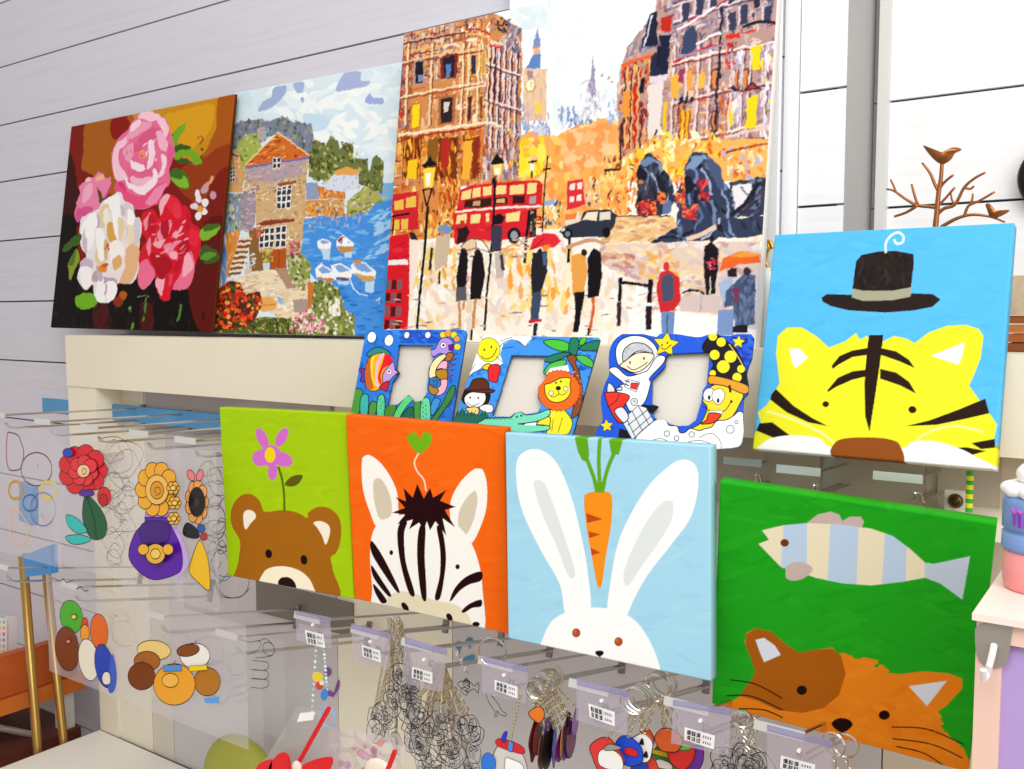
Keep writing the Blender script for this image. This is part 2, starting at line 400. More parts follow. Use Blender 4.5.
def paint_rabbit():
    p = Paint(Q['rabbit'], 340, 340, 'a7dbf1').view(490, 420, 2.85)
    p.daubs('45 40 618 75 625 740 55 620', ['a7dbf1','abdef3','a2d7ee'], 160, 80, 18)
    W = 'fdfffe'
    p.g(W, '75 150 80 110 105 88 140 85 175 105 205 150 235 230 260 330 278 430 285 560 220 560 200 470 150 380 105 290 82 220', 1); p.g('e2e9e8', '125 185 140 172 158 185 180 240 215 340 240 420 240 448 222 442 190 360 150 270', 1)
    p.g(W, '335 560 345 450 365 350 400 270 450 190 500 140 540 115 575 120 592 150 590 210 570 280 520 350 450 440 410 510 380 570', 1); p.g('e2e9e8', '387 472 380 440 400 380 440 300 480 245 505 230 522 240 515 290 480 350 430 420 402 463', 1)
    p.g(W, '140 700 152 620 175 575 205 553 240 540 290 534 340 538 390 555 430 590 465 650 487 720 490 780 300 800', 1)
    p.e('b2512a', 246, 606, 12, 13); p.e('b2512a', 366, 631, 12, 13); p.e('c9693a', 243, 603, 5, 5); p.e('c9693a', 363, 628, 5, 5)
    p.g('150c0c', '300 664 304 657 320 657 324 665 316 672 308 672', 1); p.l('150c0c', '312 670 313 680', 4)
    p.g('f6931c', '268 230 276 210 310 203 340 208 348 230 345 300 330 390 319 465 312 480 304 465 290 390 274 300', 1)
    for s in ('274 266 321 283 277 294','280 318 316 326 283 337','287 364 315 378 290 386'): p.g('c4461a', s)
    G = '63a81d'
    p.g(G, '241 50 278 50 283 100 278 122 262 115 250 90'); p.l(G, '276 112 294 160 307 202', 11, 1); p.l(G, '313 52 310 120 314 205', 11, 1); p.g(G, '338 52 379 56 367 100 345 97'); p.l(G, '354 95 335 140 318 205', 11, 1); p.g(G, '293 178 332 178 325 207 300 207')
    return p.out()
def paint_cat():
    p = Paint(Q['cat'], 360, 330, '20a51d').view(700, 440, 2.3365)
    p.daubs('50 90 680 200 630 769 30 615', ['20a51d','25aa1f','1d9f1c'], 200, 90, 18)
    body = '145 212 195 200 250 195 330 198 400 208 450 225 490 255 525 287 545 290 630 272 612 373 560 335 525 322 470 332 400 340 330 335 270 322 220 305 190 298 137 243 162 234'
    p.g('c9b5ad', '243 200 275 175 305 168 325 175 332 190 350 180 375 180 383 192 375 212 300 210'); p.g('eee4c4', body)
    p.within(body)
    for s in ('197 180 250 180 250 330 188 310','305 185 371 190 365 350 297 345','433 205 483 235 479 345 424 345'): p.g('bcd4eb', s)
    p.g('c2d2e2', '525 280 545 285 640 260 620 383 560 345 525 330'); p.within(None)
    p.g('c9b5ad', '200 312 205 293 235 285 264 301 245 322 220 329 203 324', 1); p.e('7b3010', 198, 241, 10, 9)
    p.g('ea861a', '55 620 110 590 130 540 105 470 110 450 130 440 165 447 205 480 230 497 270 490 310 485 320 500 335 497 355 505 365 516 382 507 416 515 405 530 430 542 465 547 520 540 580 545 612 557 612 580 575 620 545 640 570 680 615 720 640 780 400 790 60 700')
    p.daubs('300 500 420 520 560 640 600 740 380 700 250 640', ['ea861a','e67f14','ee8c20'], 60, 60, 20)
    p.g('ad5f10', '107 455 130 440 165 447 205 480 230 497 270 490 308 487 330 505 340 545 325 595 290 625 240 637 180 630 130 607 92 597 120 560 130 540 108 480')
    p.g('e1eaf3', '130 467 150 462 175 480 189 502 150 519 140 495'); p.g('dbe4ef', '487 575 576 562 530 621')
    B = '1d0b08'
    p.e(B, 238, 584, 12, 11); p.e(B, 430, 642, 13, 11); p.g(B, '307 661 325 649 348 653 356 666 336 682 318 676', 1); p.l(B, '332 680 330 693', 4)
    for s in ('72 560 130 570 192 603','63 597 120 598 193 630','92 627 150 630 193 648','448 670 530 675 615 710','450 697 540 710 612 742','458 715 520 730 565 757'): p.l(B, s, 3, 1)
    return p.out()
def paint_tiger():
    p = Paint(Q['tiger'], 340, 320, '58bdf1').view(740, 220, 2.746)
    p.daubs('97 42 755 10 695 680 38 628', ['58bdf1','5cc0f3','53b9ef'], 200, 90, 18)
    p.g('f4f02e', '30 640 35 600 60 560 50 530 75 510 110 450 100 370 105 320 130 297 170 297 210 320 245 352 290 335 320 312 330 330 350 320 360 330 395 335 425 320 460 328 480 340 520 310 570 292 620 290 655 300 668 320 660 380 640 430 628 455 660 500 690 540 703 560 695 600 720 700 40 700')
    p.g('fffefa', '137 355 165 355 188 380 155 408 145 395'); p.g('fffefa', '525 374 617 337 610 375 600 398')
    D = '2b1c16'
    for s in ('355 318 395 317 385 400 370 500 357 582 345 540 343 450 348 380','253 402 275 375 310 360 352 353 352 372 310 378 270 400 256 411','388 353 430 362 465 385 481 408 440 390 388 372','241 470 270 435 310 417 352 412 352 430 310 440 265 460 243 474','386 410 430 420 465 445 485 478 440 455 386 437',
              '100 466 88 480 84 495 130 530 190 557 243 567 200 545 150 513','55 560 90 557 138 592 95 600 46 580','455 566 520 550 600 520 672 490 683 530 620 545 540 562','633 611 697 599 699 623 660 627','575 625 620 622 674 632 625 646'): p.g(D, s)
    p.l('faf6a6', '75 527 150 550 225 585 262 615', 6, 1); p.l('faf6a6', '475 612 520 580 590 565 665 580', 6, 1)
    p.g('fffefb', '38 640 60 618 90 600 150 592 220 600 260 625 440 625 470 610 520 605 580 618 640 645 690 690 400 720 40 690', 1)
    p.g('98501f', '256 650 260 615 290 600 360 597 412 602 440 618 446 670 350 690', 1)
    p.e(D, 237, 507, 9, 8); p.e(D, 474, 521, 11, 10)
    p.g('29201e', '320 115 335 97 380 88 430 86 478 95 479 120 470 195 420 215 340 215 310 190'); p.daubs('320 115 335 97 380 88 430 86 478 95 470 195 310 190', ['29201e','332927','221a18'], 80, 40, 10, 80, 40)
    p.g('29201e', '225 215 240 205 310 207 345 224 420 222 475 203 530 205 552 220 530 240 480 250 400 256 300 250 250 238 228 226'); p.g('a6a68c', '313 190 340 196 420 196 472 186 470 212 420 222 340 224 308 214')
    p.l('e9f7ff', '402 90 402 65 415 45 435 35 450 45 448 62 432 66 425 55', 6, 1)
    return p.out()

def paint_flower():
    p = Paint(Q['flower'], 330, 320, '7f160b'); v1 = (0,60,2.65); v2 = (100,85,6.407); v3 = (60,180,4.961); v4 = (60,100,7.69); p.sm = 1
    p.view(*v1)
    p.g('a85c10', '227 165 290 150 380 135 630 85 610 300 580 400 520 330 470 250 330 300 300 360 250 310 215 290 220 240'); p.g('8c1408', '293 160 332 150 352 185 322 212 296 208')
    p.g('c78a13', '350 150 420 120 600 95 585 140 570 190 540 250 490 272 455 190'); p.g('d79c18', '430 160 480 135 560 118 565 170 520 230 480 250'); p.g('a8540f', '580 100 626 85 614 235 560 265 535 305 572 190')
    p.g('93370c', '470 300 540 262 612 225 607 340 560 420 520 390 470 340'); p.g('7a1a0b', '560 330 610 290 600 420 570 450 540 420')
    p.g('3c0a06', '187 250 205 330 220 430 160 440 172 300'); p.g('0f0404', '158 430 200 430 230 600 380 580 450 590 530 640 565 730 130 720 148 560'); p.g('5d0f0a', '520 460 595 420 580 560 562 730 520 705 500 620')
    p.g('4a0f0b', '250 645 285 645 288 720 255 720'); p.g('4a0f0b', '372 650 402 650 405 720 378 720'); p.l('5f913c', '343 655 353 690 350 712', 6, 1); p.l('4d7a34', '388 632 385 655 380 690', 5, 1); p.l('4d7a34', '478 650 470 690', 6); p.l('7a7a70', '365 630 385 625 400 630', 3)
    p.daubs('137 600 380 600 560 660 557 718 137 708', ['0f0404','200906','2a100a','122010'], 60, 30, 8, 90, 30)
    p.view(*v2)
    p.g('3a5c16', '460 330 492 293 470 382 448 372'); p.g('6fa822', '455 382 480 300 530 255 550 240 546 290 510 340 490 392'); p.g('35581a', '468 402 520 388 582 400 562 432 490 442'); p.g('6fa822', '478 442 560 418 602 418 642 480 652 512 600 512 590 470 540 460 490 492'); p.g('35581a', '488 490 560 478 592 506 540 514')
    p.g('3b6a1c', '438 590 480 538 540 560 578 640 560 675 500 655 460 622'); p.g('80b62d', '450 600 520 610 540 585 572 655 530 672 480 640'); p.l('a0331a', '625 352 640 335 660 345 650 370 640 392', 7, 1); p.e('2f5a1a', 657, 418, 9, 10); p.e('2f5a1a', 652, 467, 9, 9)
    p.view(*v4); p.g('ee86a8', '120 800 165 700 200 640 215 605 260 600 290 555 330 575 345 610 392 598 385 650 370 700 340 769 300 850 150 900', 0); p.g('f4b98a', '282 600 320 585 340 620 330 660 300 700 270 660'); p.g('d84a86', '330 690 388 640 375 720 340 752'); p.g('f7cad4', '200 620 230 610 240 680 190 760 170 740'); p.g('5a4a14', '285 680 320 720 345 780 300 760')
    p.view(*v3); p.g('ec84ab', '110 20 250 10 235 60 200 110 150 160 95 217 73 172 95 90'); p.g('d85490', '80 160 120 140 165 150 95 217'); p.g('f3aec4', '120 40 160 20 150 90 110 120'); p.g('5a4a14', '185 40 205 70 215 110 195 115')
    p.view(*v2)
    p.g('ea6b98', '72 450 100 380 130 330 180 285 200 240 260 185 320 172 370 197 432 230 442 290 462 330 474 400 477 470 447 540 442 640 400 700 350 769 280 800 150 790 98 690 105 620 82 560', 1)
    for c, s in (('f7c9d9','245 215 265 180 320 172 372 190 382 222 330 240 290 228'),('f7c9d9','80 450 105 385 165 335 170 380 120 430 125 520 185 605 105 615 82 540'),('f0a0bd','190 290 250 240 330 250 300 290 220 330 180 380 165 350'),('f9d6e1','205 250 245 225 260 250 215 300 190 300'),
        ('dd5a86','280 310 340 275 392 290 382 330 330 370 290 400 250 430 212 430 240 360'),('f4b3ca','360 300 420 330 440 420 400 430 375 380'),('f9dbe5','310 372 336 362 352 450 332 520 300 545 312 440'),('f0a0bd','150 420 210 380 215 440 190 500 165 480'),
        ('e3638f','185 520 240 560 330 540 360 500 380 560 320 610 230 620 180 580'),('fbe4eb','188 498 230 500 280 518 287 548 250 562 208 542'),('fbe4eb','158 598 200 640 270 650 330 602 345 540 367 570 362 640 320 682 280 712 230 692 178 662'),('f4b9cd','200 590 260 610 320 590 330 610 270 650 205 635'),
        ('f9d6e1','393 453 427 480 422 540 397 592 368 592 400 530'),('f7c9d9','365 215 412 222 442 285 422 335 390 280'),('e25a8a','442 380 472 420 468 490 440 525 430 450'),('e8507f','100 640 170 682 230 715 300 705 370 645 438 640 400 705 350 780 150 790 100 690'),('f08bb0','370 660 430 640 400 700 350 769 290 769 330 710'),('d83a70','110 630 150 640 165 690 130 660')): p.g(c, s, 1 if c != 'fbe4eb' else 1)
    p.e('f2a85e', 275, 452, 22, 28); p.e('d8404a', 275, 455, 13, 16); p.e('f5b86a', 277, 452, 7, 8)
    p.daubs('160 260 420 240 440 420 300 560 160 480', ['f7c9d9','e8709a','fbe4eb','dd5a86'], 26, 50, 9, 100, 50)
    p.view(*v3)
    p.g('d8142b', '408 175 440 150 470 160 490 200 500 150 530 88 560 83 600 118 640 160 652 220 692 250 692 370 660 440 652 490 620 548 560 540 540 595 500 595 478 540 470 480 430 535 393 530 388 470 400 350 430 300 403 250')
    for c, s in (('f08ca2','418 205 450 168 440 230 425 255'),('f08ca2','478 285 510 220 552 208 545 262 500 302'),('f4a8b6','458 322 520 298 500 342'),('f08ca2','520 330 602 308 560 352 582 402 540 382'),('f4a8b6','590 240 612 236 575 285'),('ee6f94','428 400 472 470 430 538 393 530 388 440'),('ee6f94','598 462 640 358 662 400 657 480 622 548 565 540 590 480'),
        ('f7adbc','618 370 650 390 655 440 608 482'),('f7adbc','478 492 518 485 502 575 484 552'),('ad0c20','450 370 520 382 560 430 520 472 470 440'),('e6233c','545 92 600 118 562 172 535 152'),('b80f24','590 330 640 300 640 350 600 390'),('f7adbc','500 100 545 82 510 160 495 180'),('c01028','440 180 470 190 470 260 440 270')): p.g(c, s)
    p.daubs('440 200 640 200 640 360 480 400', ['f4a8b6','e8405a','c01028','f08ca2'], 34, 40, 7, -40, 40)
    p.g('eee5e5', '103 210 130 178 190 150 210 110 260 80 300 68 322 110 362 130 372 185 397 200 407 250 392 340 392 430 370 502 330 522 285 512 287 560 250 608 213 608 173 592 165 522 130 548 88 490 100 440 130 380 103 340')
    for c, s in (('e2bb6c','203 160 242 148 215 222 203 235'),('d9a543','238 230 302 228 282 302 250 302'),('bba5b7','175 455 215 480 282 492 272 515 200 512 162 502'),('cbbac9','108 400 162 400 160 442 108 432'),('e7b788','330 338 388 330 388 420 352 512 298 512 320 440'),('fbf8f7','198 482 216 480 227 598 193 603 177 570'),('fbf8f7','230 512 277 510 286 560 245 606'),
        ('c9b7c8','190 160 200 230 190 300 180 230'),('fbf8f7','110 230 160 190 175 280 150 350 110 330'),('fbf8f7','220 110 290 80 300 150 250 150'),('dcd0d8','320 120 358 138 360 190 330 200'),('e9cfa0','180 350 230 370 215 430 180 410'),('fbf8f7','95 450 150 440 160 510 125 540'),('d9cdd6','360 210 398 210 395 300 370 330')): p.g(c, s)
    for c, s in (('e6cfa0','200 150 235 120 250 160 230 230 205 240'),('f7efe2','215 165 240 150 245 210 225 250'),('d9a84c','235 225 262 215 275 260 262 310 240 300'),('fdfbf8','262 150 300 165 310 230 290 300 272 260'),('e9d3ae','290 190 318 210 312 280 296 300'),('fdfbf8','180 250 215 260 230 330 220 400 190 380'),('d8b878','222 300 244 320 236 400 222 380'),('fbf5ee','250 320 300 310 320 360 290 430 255 420'),('e3b070','262 400 300 380 310 420 270 450'),
        ('cfc0cc','120 240 135 300 130 370 112 330'),('fdfcfb','130 200 175 170 185 230 150 290 125 280'),('c8b4c4','180 430 200 440 215 500 190 500'),('f0dcc0','330 240 360 220 370 300 340 330'),('fdfbf8','340 150 368 180 360 230 335 220'),('d0c0cc','300 130 325 150 318 190 300 170')): p.g(c, s)
    p.e('e88d2e', 213, 445, 24, 20); p.e('d4542a', 225, 428, 18, 9, -20); p.l('bf3a5c', '228 350 240 318 246 350', 6); p.l('c890a0', '232 520 226 570', 5); p.l('c4b3c2', '325 230 335 260 320 300', 4, 1)
    for c, s in (('b80f24','500 240 530 200 540 260 515 300'),('e8324a','560 130 585 120 600 180 575 200'),('c41028','620 180 640 170 645 260 625 250'),('f08ca2','430 330 445 290 452 340 440 380'),('a80c20','480 430 520 470 510 500 480 480'),('f4a8b6','560 270 585 262 575 300'),('e6233c','640 250 685 262 680 330 645 320'),('c01028','570 420 600 400 590 450 565 460'),('f7adbc','545 372 572 360 580 392 556 398'),('e0405a','540 480 560 470 555 520 535 530')): p.g(c, s)
    p.g('efe4e8', '672 62 688 58 700 85 696 125 676 115'); p.e('f0e6ea', 717, 122, 18, 20); p.e('f0e6ea', 714, 165, 17, 18); p.e('e2d2da', 664, 140, 20, 14); p.e('f0e6ea', 683, 183, 16, 20); p.e('d99c3c', 692, 152, 17, 14)
    p.e('c993a7', 757, 82, 17, 24, -20); p.g('c69c9c', '700 50 730 15 745 20 730 60 712 75'); p.g('d9a06a', '742 -10 760 -20 755 20 740 25')
    p.g('7fb22c', '693 292 705 240 750 228 793 235 760 282 720 302'); p.g('3c681e', '705 240 750 228 793 235 720 262'); p.g('3a5a22', '690 370 715 325 777 360 770 412 720 415'); p.g('5f8f2a', '695 385 740 360 772 375 730 405')
    p.g('3d5e1c', '8 362 40 310 102 270 102 312 50 350'); p.g('8b9b2d', '42 425 60 380 85 350 97 400 75 450 55 498'); p.g('4b7a20', '42 425 60 380 80 355 70 420'); p.g('70b01e', '78 592 110 570 160 563 188 612 150 642 100 637'); p.e('b15a14', 315, 575, 20); p.e('8e2a10', 290, 605, 24)
    return p.warp(3.0, 22).warp(1.6, 9, 5).out()

def window_grid(p, q, cols, rows, white='f2efe8', dark='34323e', m=.12):
    q = [np.array(t, float) for t in nums(q)]
    p.g(white, [tuple(t) for t in q])
    f = lambda u, v: tuple((q[0]*(1-u)+q[1]*u)*(1-v)+(q[3]*(1-u)+q[2]*u)*v)
    for i in range(cols):
        for j in range(rows):
            u0, u1 = (i+m)/cols, (i+1-m)/cols; v0, v1 = (j+m)/rows, (j+1-m)/rows
            p.g(dark, [f(u0, v0), f(u1, v0), f(u1, v1), f(u0, v1)])
def paint_harbour():
    p = Paint(Q['harbour'], 350, 330, 'd6e7ef', ); h1 = (200,60,5.12); h2 = (200,190,5.12)
    p.view(*h1)
    p.daubs('175 170 1030 0 1000 600 160 420', ['d6e7ef','e2eef2','ecf3f3','cfe2ec'], 150, 120, 40, 0, 40); p.daubs('420 180 1000 100 1000 450 600 420', ['eef4f3','f3f6f3','e4eef2'], 80, 120, 40, 0, 50)
    for c, s in (('9db0d4','303 258 330 210 370 190 380 148 442 133 437 175 400 217 345 252'),('a0b6da','478 125 527 113 527 157 500 168'),('a6b4d8','688 152 720 85 745 65 812 60 817 100 858 103 840 132 740 152'),('9dacdc','838 190 862 163 880 185 927 190 922 217 850 212'),('c4dcec','530 270 650 280 640 340 560 350'),('9dacdc','515 190 530 188 530 210 518 208')): p.g(c, s, 1)
    p.g('7fb3de', '920 615 1000 600 995 769 880 769')
    p.g('7b8296', '155 340 230 308 300 298 350 308 430 283 480 308 562 320 577 400 602 470 540 480 400 365 330 400 250 490 160 450')
    p.daubs('155 335 230 300 300 292 350 302 430 276 480 302 568 314 585 400 602 470 540 480 400 365 330 400 250 490 160 450', ['6c7260','8d94ac','9c9a6a','57624e','7b8296','6a6f8a'], 170, 30, 16, 90, 30)
    p.g('6d7640', '558 490 580 395 610 400 640 420 670 372 702 400 712 440 740 405 778 410 777 482 822 487 852 487 862 565 880 478 902 468 937 500 932 665 800 610 640 600 555 580')
    p.daubs('552 490 580 390 640 412 670 366 706 400 740 400 782 406 780 480 855 483 862 560 880 470 902 464 940 500 934 665 800 610 640 620 552 580', ['4f5a2a','8f9a48','b4b25c','5a4a30','6d7640','3f4a26'], 220, 26, 15, 70, 50)
    p.g('a3b04e', '185 540 200 420 240 368 300 380 322 440 262 512 222 620'); p.daubs('180 540 198 415 240 364 300 372 326 440 262 512 222 620', ['8c9c3c','c0c878','6f7f30','a3b04e'], 70, 26, 13)
    p.g('d8a367', '140 470 200 435 225 560 222 660 120 660'); p.l('5a2a20', '145 460 200 480', 9); p.daubs('140 470 200 435 225 560 222 660 120 660', ['e8c690','c98a4c','8a97b8'], 30, 24, 10, 80); window_grid(p, '162 535 186 530 184 605 160 610', 2, 4)
    p.g('b6a6a6', '298 345 337 333 334 410 300 390'); p.g('8fb0c8', '335 345 352 340 352 385 335 400')
    st = '233 525 555 480 540 640 525 775 222 775'
    p.g('cfab7a', st); p.daubs(st, ['b88d5c','e2c99c','a4805a','d9b98a','efe0c0','c99a68'], 420, 20, 9, -8, 20)
    p.g('b29ca4', '236 540 548 488 520 565 400 602 238 610'); p.daubs('236 540 548 488 535 600 400 640 238 640', ['a999a8','bfa8a4','c7b0a0','9a8a9a','d0b090'], 100, 26, 9, -8, 15)
    p.g('cf6b28', '230 522 402 360 560 470 550 492 400 505 240 536'); p.daubs('235 522 402 362 556 470 400 500', ['e28c3c','a8431a','f2b264','c75a20','8a3416'], 150, 30, 8, -12, 15); p.l('f0d0a0', '235 522 402 362 556 470', 6); p.l('5a6cae', '240 536 400 508 552 486', 9)
    window_grid(p, '373 487 416 480 413 536 374 543', 2, 2); window_grid(p, '394 632 470 622 464 735 389 741', 3, 3); p.g('8a4a3a', '397 612 492 597 492 613 400 627')
    p.g('9c8c9a', '226 650 291 640 291 775 220 775'); p.daubs('226 650 291 640 291 775 220 775', ['8a7a8a','b5a0a8','705f6a'], 30, 20, 8); window_grid(p, '248 660 285 652 283 692 246 696', 2, 1)
    p.daubs('238 610 400 645 535 650 525 775 222 775', ['8a6444','6f5a52','f2e4c8','c08a58'], 120, 14, 6, -8, 40)
    p.daubs('165 340 300 298 430 283 562 320 600 470 400 365 250 490', ['b8bccc','4a4f50','a8a86a','6f7488'], 90, 16, 9, 90, 40); p.daubs('560 480 640 420 702 400 778 410 860 540 937 500 932 665 700 620', ['c8c06a','3a4420','8aa050','7a6a44'], 110, 16, 10, 60, 60)
    # far shore
    p.g('8f9ab9', '538 612 598 608 612 692 545 698'); p.g('d07b34', '598 625 738 640 742 688 610 692'); p.daubs('598 625 738 640 742 688 610 692', ['e09a50','b8602a','e8b878'], 30, 24, 9, 70, 20)
    p.g('d9953f', '540 700 738 690 740 780 530 780'); p.daubs('540 700 738 690 740 780 530 780', ['c97a30','e8b468','b06a38','f0cf98'], 50, 18, 10, 90, 20)
    p.g('d3dae7', '638 610 690 560 812 545 806 642 740 655 638 642'); p.g('dda252', '688 547 750 528 814 548 802 572 690 567'); p.daubs('640 610 690 565 812 560 806 642 740 655', ['e8ecf0','9aa8c8','b8c4d8'], 24, 20, 7, 85, 10)
    p.g('a8ac58', '750 700 840 628 902 650 940 700 920 780 750 780'); p.daubs('750 700 840 628 902 650 975 700 960 780 750 780', ['8f9a48','c4c478','7a6a50','b09a8a','6a7a3a'], 90, 30, 12, -20, 40)
    # water
    p.view(*h2)
    p.g('4690de', '520 130 620 110 700 120 860 90 900 50 1000 20 985 200 950 760 780 760 740 600 700 490 600 450 555 400 515 300')
    p.daubs('520 150 620 120 700 130 860 100 900 60 985 40 975 200 945 450 700 480 600 450 520 300', ['6fb1ea','3a84d8','88c0ee','4690de','5aa2e6'], 150, 60, 12, 0, 12); p.daubs('880 120 985 60 975 330 840 340 900 250', ['9ccaf0','a8d0f2','88c0ee'], 40, 70, 18, -35, 20)
    p.daubs('700 480 945 440 945 760 780 760', ['2a76d0','3a86da','246cc6','4a94e0'], 80, 60, 12, 0, 12)
    p.daubs('530 60 730 30 900 50 860 100 700 130 530 165', ['c9b89a','8a6a5a','d9d0c0','b08a70','a89aa0'], 90, 22, 12, 60, 60); p.daubs('525 160 700 125 860 105 850 150 690 185 535 205', ['a9a3c0','8a9ac8','c0b8c8','7a90c8'], 50, 26, 8, 90, 20)
    def boat(hull, inner, bottom, ref):
        p.g('b9d8f4', ref); p.g('f2f3f6', hull); p.g(bottom[0], bottom[1]); p.g('7ba5da', inner)
    boat('598 245 630 228 670 250 667 288 625 295 605 278', '608 245 632 235 660 250 630 256', ('c9d4e4','605 278 667 285 650 296 620 296'), '620 295 667 292 660 345 628 335')
    boat('698 235 735 208 790 255 785 292 720 300 698 270', '705 240 735 220 770 252 720 258', ('c08a50','700 268 788 268 782 298 720 302'), '735 300 780 298 775 332 742 330'); p.g('b02a2a', '702 236 735 214 745 226 710 250'); p.g('fafafa', '730 225 758 222 755 255 730 255')
    boat('588 390 620 358 692 400 697 442 660 458 598 432', '605 390 625 368 682 404 622 412', ('c08048','600 430 690 438 670 460 600 440'), '620 462 680 462 670 478 630 476')
    boat('668 368 720 358 782 395 778 432 750 447 700 432', '682 375 720 366 768 398 720 408', ('6a4a38','700 430 776 436 748 450 700 440'), '700 450 770 450 760 470 710 468')
    boat('773 372 800 345 850 353 908 405 902 442 840 452 780 410', '785 370 805 352 850 362 890 402 830 406', ('d0a050','782 410 905 430 890 448 840 455'), '850 458 902 448 895 515 850 510'); p.e('d08a3a', 805, 350, 26, 10)
    p.l('e8f0fa', '768 432 790 490 820 520 865 532', 5, 1); p.l('e8f0fa', '905 560 930 545 925 575', 4)
    # house foot, steps, yard
    p.g('cfab7a', '285 0 542 0 515 310 440 310 290 300'); p.daubs('285 0 542 0 515 310 440 310 290 300', ['b88d5c','e2c99c','a4805a','d9b98a','efe0c0','c99a68'], 200, 20, 9, -8, 20); window_grid(p, '394 -18 470 -28 463 72 389 76', 3, 3)
    p.g('8a92a8', '110 0 230 0 210 190 120 210'); p.daubs('110 0 230 0 210 190 120 210', ['6a8a4a','9ab06a','8fb0c8','d9c9a0','4a5a3a','b0c8d8'], 120, 26, 9, 80, 25); p.g('a08f98', '213 0 287 0 283 150 255 205 208 180'); p.daubs('213 0 287 0 283 150 255 205 208 180', ['8a7a8a','b5a0a8','c0b0b8'], 40, 26, 10)
    p.g('8a6036', '250 190 300 180 300 300 440 300 440 390 250 400'); p.g('d98b3b', '135 205 208 180 182 300 152 430 120 430'); p.daubs('135 205 208 180 182 300 152 430 120 430', ['e8a860','c97a30','f0c080'], 40, 34, 9, 100, 15)
    for i in range(7):
        y = 225+i*28; x = 200-i*9; p.g('ead8bb', [(x, y), (x+66, y-6), (x+64, y+8), (x-2, y+13)]); p.g('86492c', [(x-2, y+13), (x+64, y+8), (x+60, y+22), (x-6, y+28)])
    p.g('6f97cf', '98 215 116 205 136 300 130 465 108 470 105 330'); p.daubs('98 215 116 205 136 300 130 465 108 470', ['8fb4e4','5a80bc','cfe0f2'], 24, 50, 7, 90, 8)
    window_grid(p, '302 178 382 166 374 275 300 282', 3, 3); window_grid(p, '385 166 442 160 437 270 380 276', 2, 3); p.g('8a3a2a', '285 157 330 135 482 124 480 141 330 162'); p.g('b5501c', '370 287 440 277 432 382 364 388'); p.l('8a3414', '405 285 398 385', 4)
    p.daubs('250 170 330 170 330 220 255 230', ['b03a28','8a6a3a','d06a4a'], 26, 20, 12); p.daubs('315 280 372 275 372 350 320 350', ['f0c43a','d8a020','8a9a3a'], 40, 16, 10); p.g('c9d4e4', '318 355 355 350 350 395 322 395'); p.daubs('225 310 285 300 280 380 235 390', ['f2f0ea','c9d0c0','8a9a6a'], 40, 16, 9); p.g('d9c0a0', '225 385 262 380 255 435 230 435')
    p.g('e8d6b4', '130 450 330 388 440 398 550 470 565 660 400 660 330 570 140 560'); p.daubs('130 450 330 388 440 398 550 470 565 660 400 660 330 570 140 560', ['f4e8d0','d2b68c','f0deba','c9a68f'], 130, 40, 9, 0, 20)
    p.g('b08a72', '380 385 440 383 510 490 440 490'); p.g('a8948a', '470 545 550 545 550 620 480 620')
    p.g('8b9a4b', '438 310 525 308 565 360 560 470 480 485 448 400'); p.daubs('438 310 525 308 565 360 560 500 480 500 448 400', ['c8bfa0','6a7a3a','e0d0b0','4e5a2a','d9b890'], 90, 24, 13, 60, 50); p.daubs('450 245 510 245 515 315 460 320', ['c83a58','e0708a','8a2a3a','6a7a3a'], 40, 20, 12)
    p.g('c9752e', '550 460 600 450 590 600 548 600'); p.g('7c8642', '580 460 640 450 715 500 745 600 800 640 800 745 480 735 470 660 570 620'); p.daubs('570 455 640 445 720 500 745 600 800 640 800 745 480 735 470 660 570 620', ['a9b05a','e8e4d0','5a6428','c9cfa0','46502a','d9d0a8'], 230, 26, 14, 70, 50); p.daubs('660 560 720 540 720 640 660 640', ['f4f0e4','e4dcc0'], 30, 30, 16, 80)
    p.daubs('330 510 470 490 480 640 340 620', ['f2ede0','d9c9a8','c9d4e0','e8c090'], 60, 34, 14); p.g('e6a75c', '285 562 340 533 388 560 372 602 308 612', 1); p.l('c07a30', '290 580 380 575', 5); p.g('8fb4e4', '390 530 425 545 415 580 390 560')
    p.g('4a5a26', '40 670 330 640 470 650 490 740 35 735'); p.daubs('40 670 330 640 470 650 490 740 35 735', ['5a6a2a','8a9a3a','2e3618','6b4a20','b0a860'], 150, 30, 10, 60, 50)
    fl = '60 610 80 500 140 447 200 455 230 520 300 500 315 570 280 645 230 695 60 715'
    p.g('4a2a18', fl); p.daubs(fl, ['e0381c','f06a2a','c82a18','f4a04a','8a2418','e8502a','4a5a24'], 260, 26, 17, 0, 90)
    p.daubs('455 640 540 605 645 680 635 735 455 735', ['d8507a','f0b0c0','f4e0e0','b83a5a','e890a8'], 110, 22, 12, 60, 60)
    return p.warp(1.6, 14).warp(1.0, 6, 5).out()
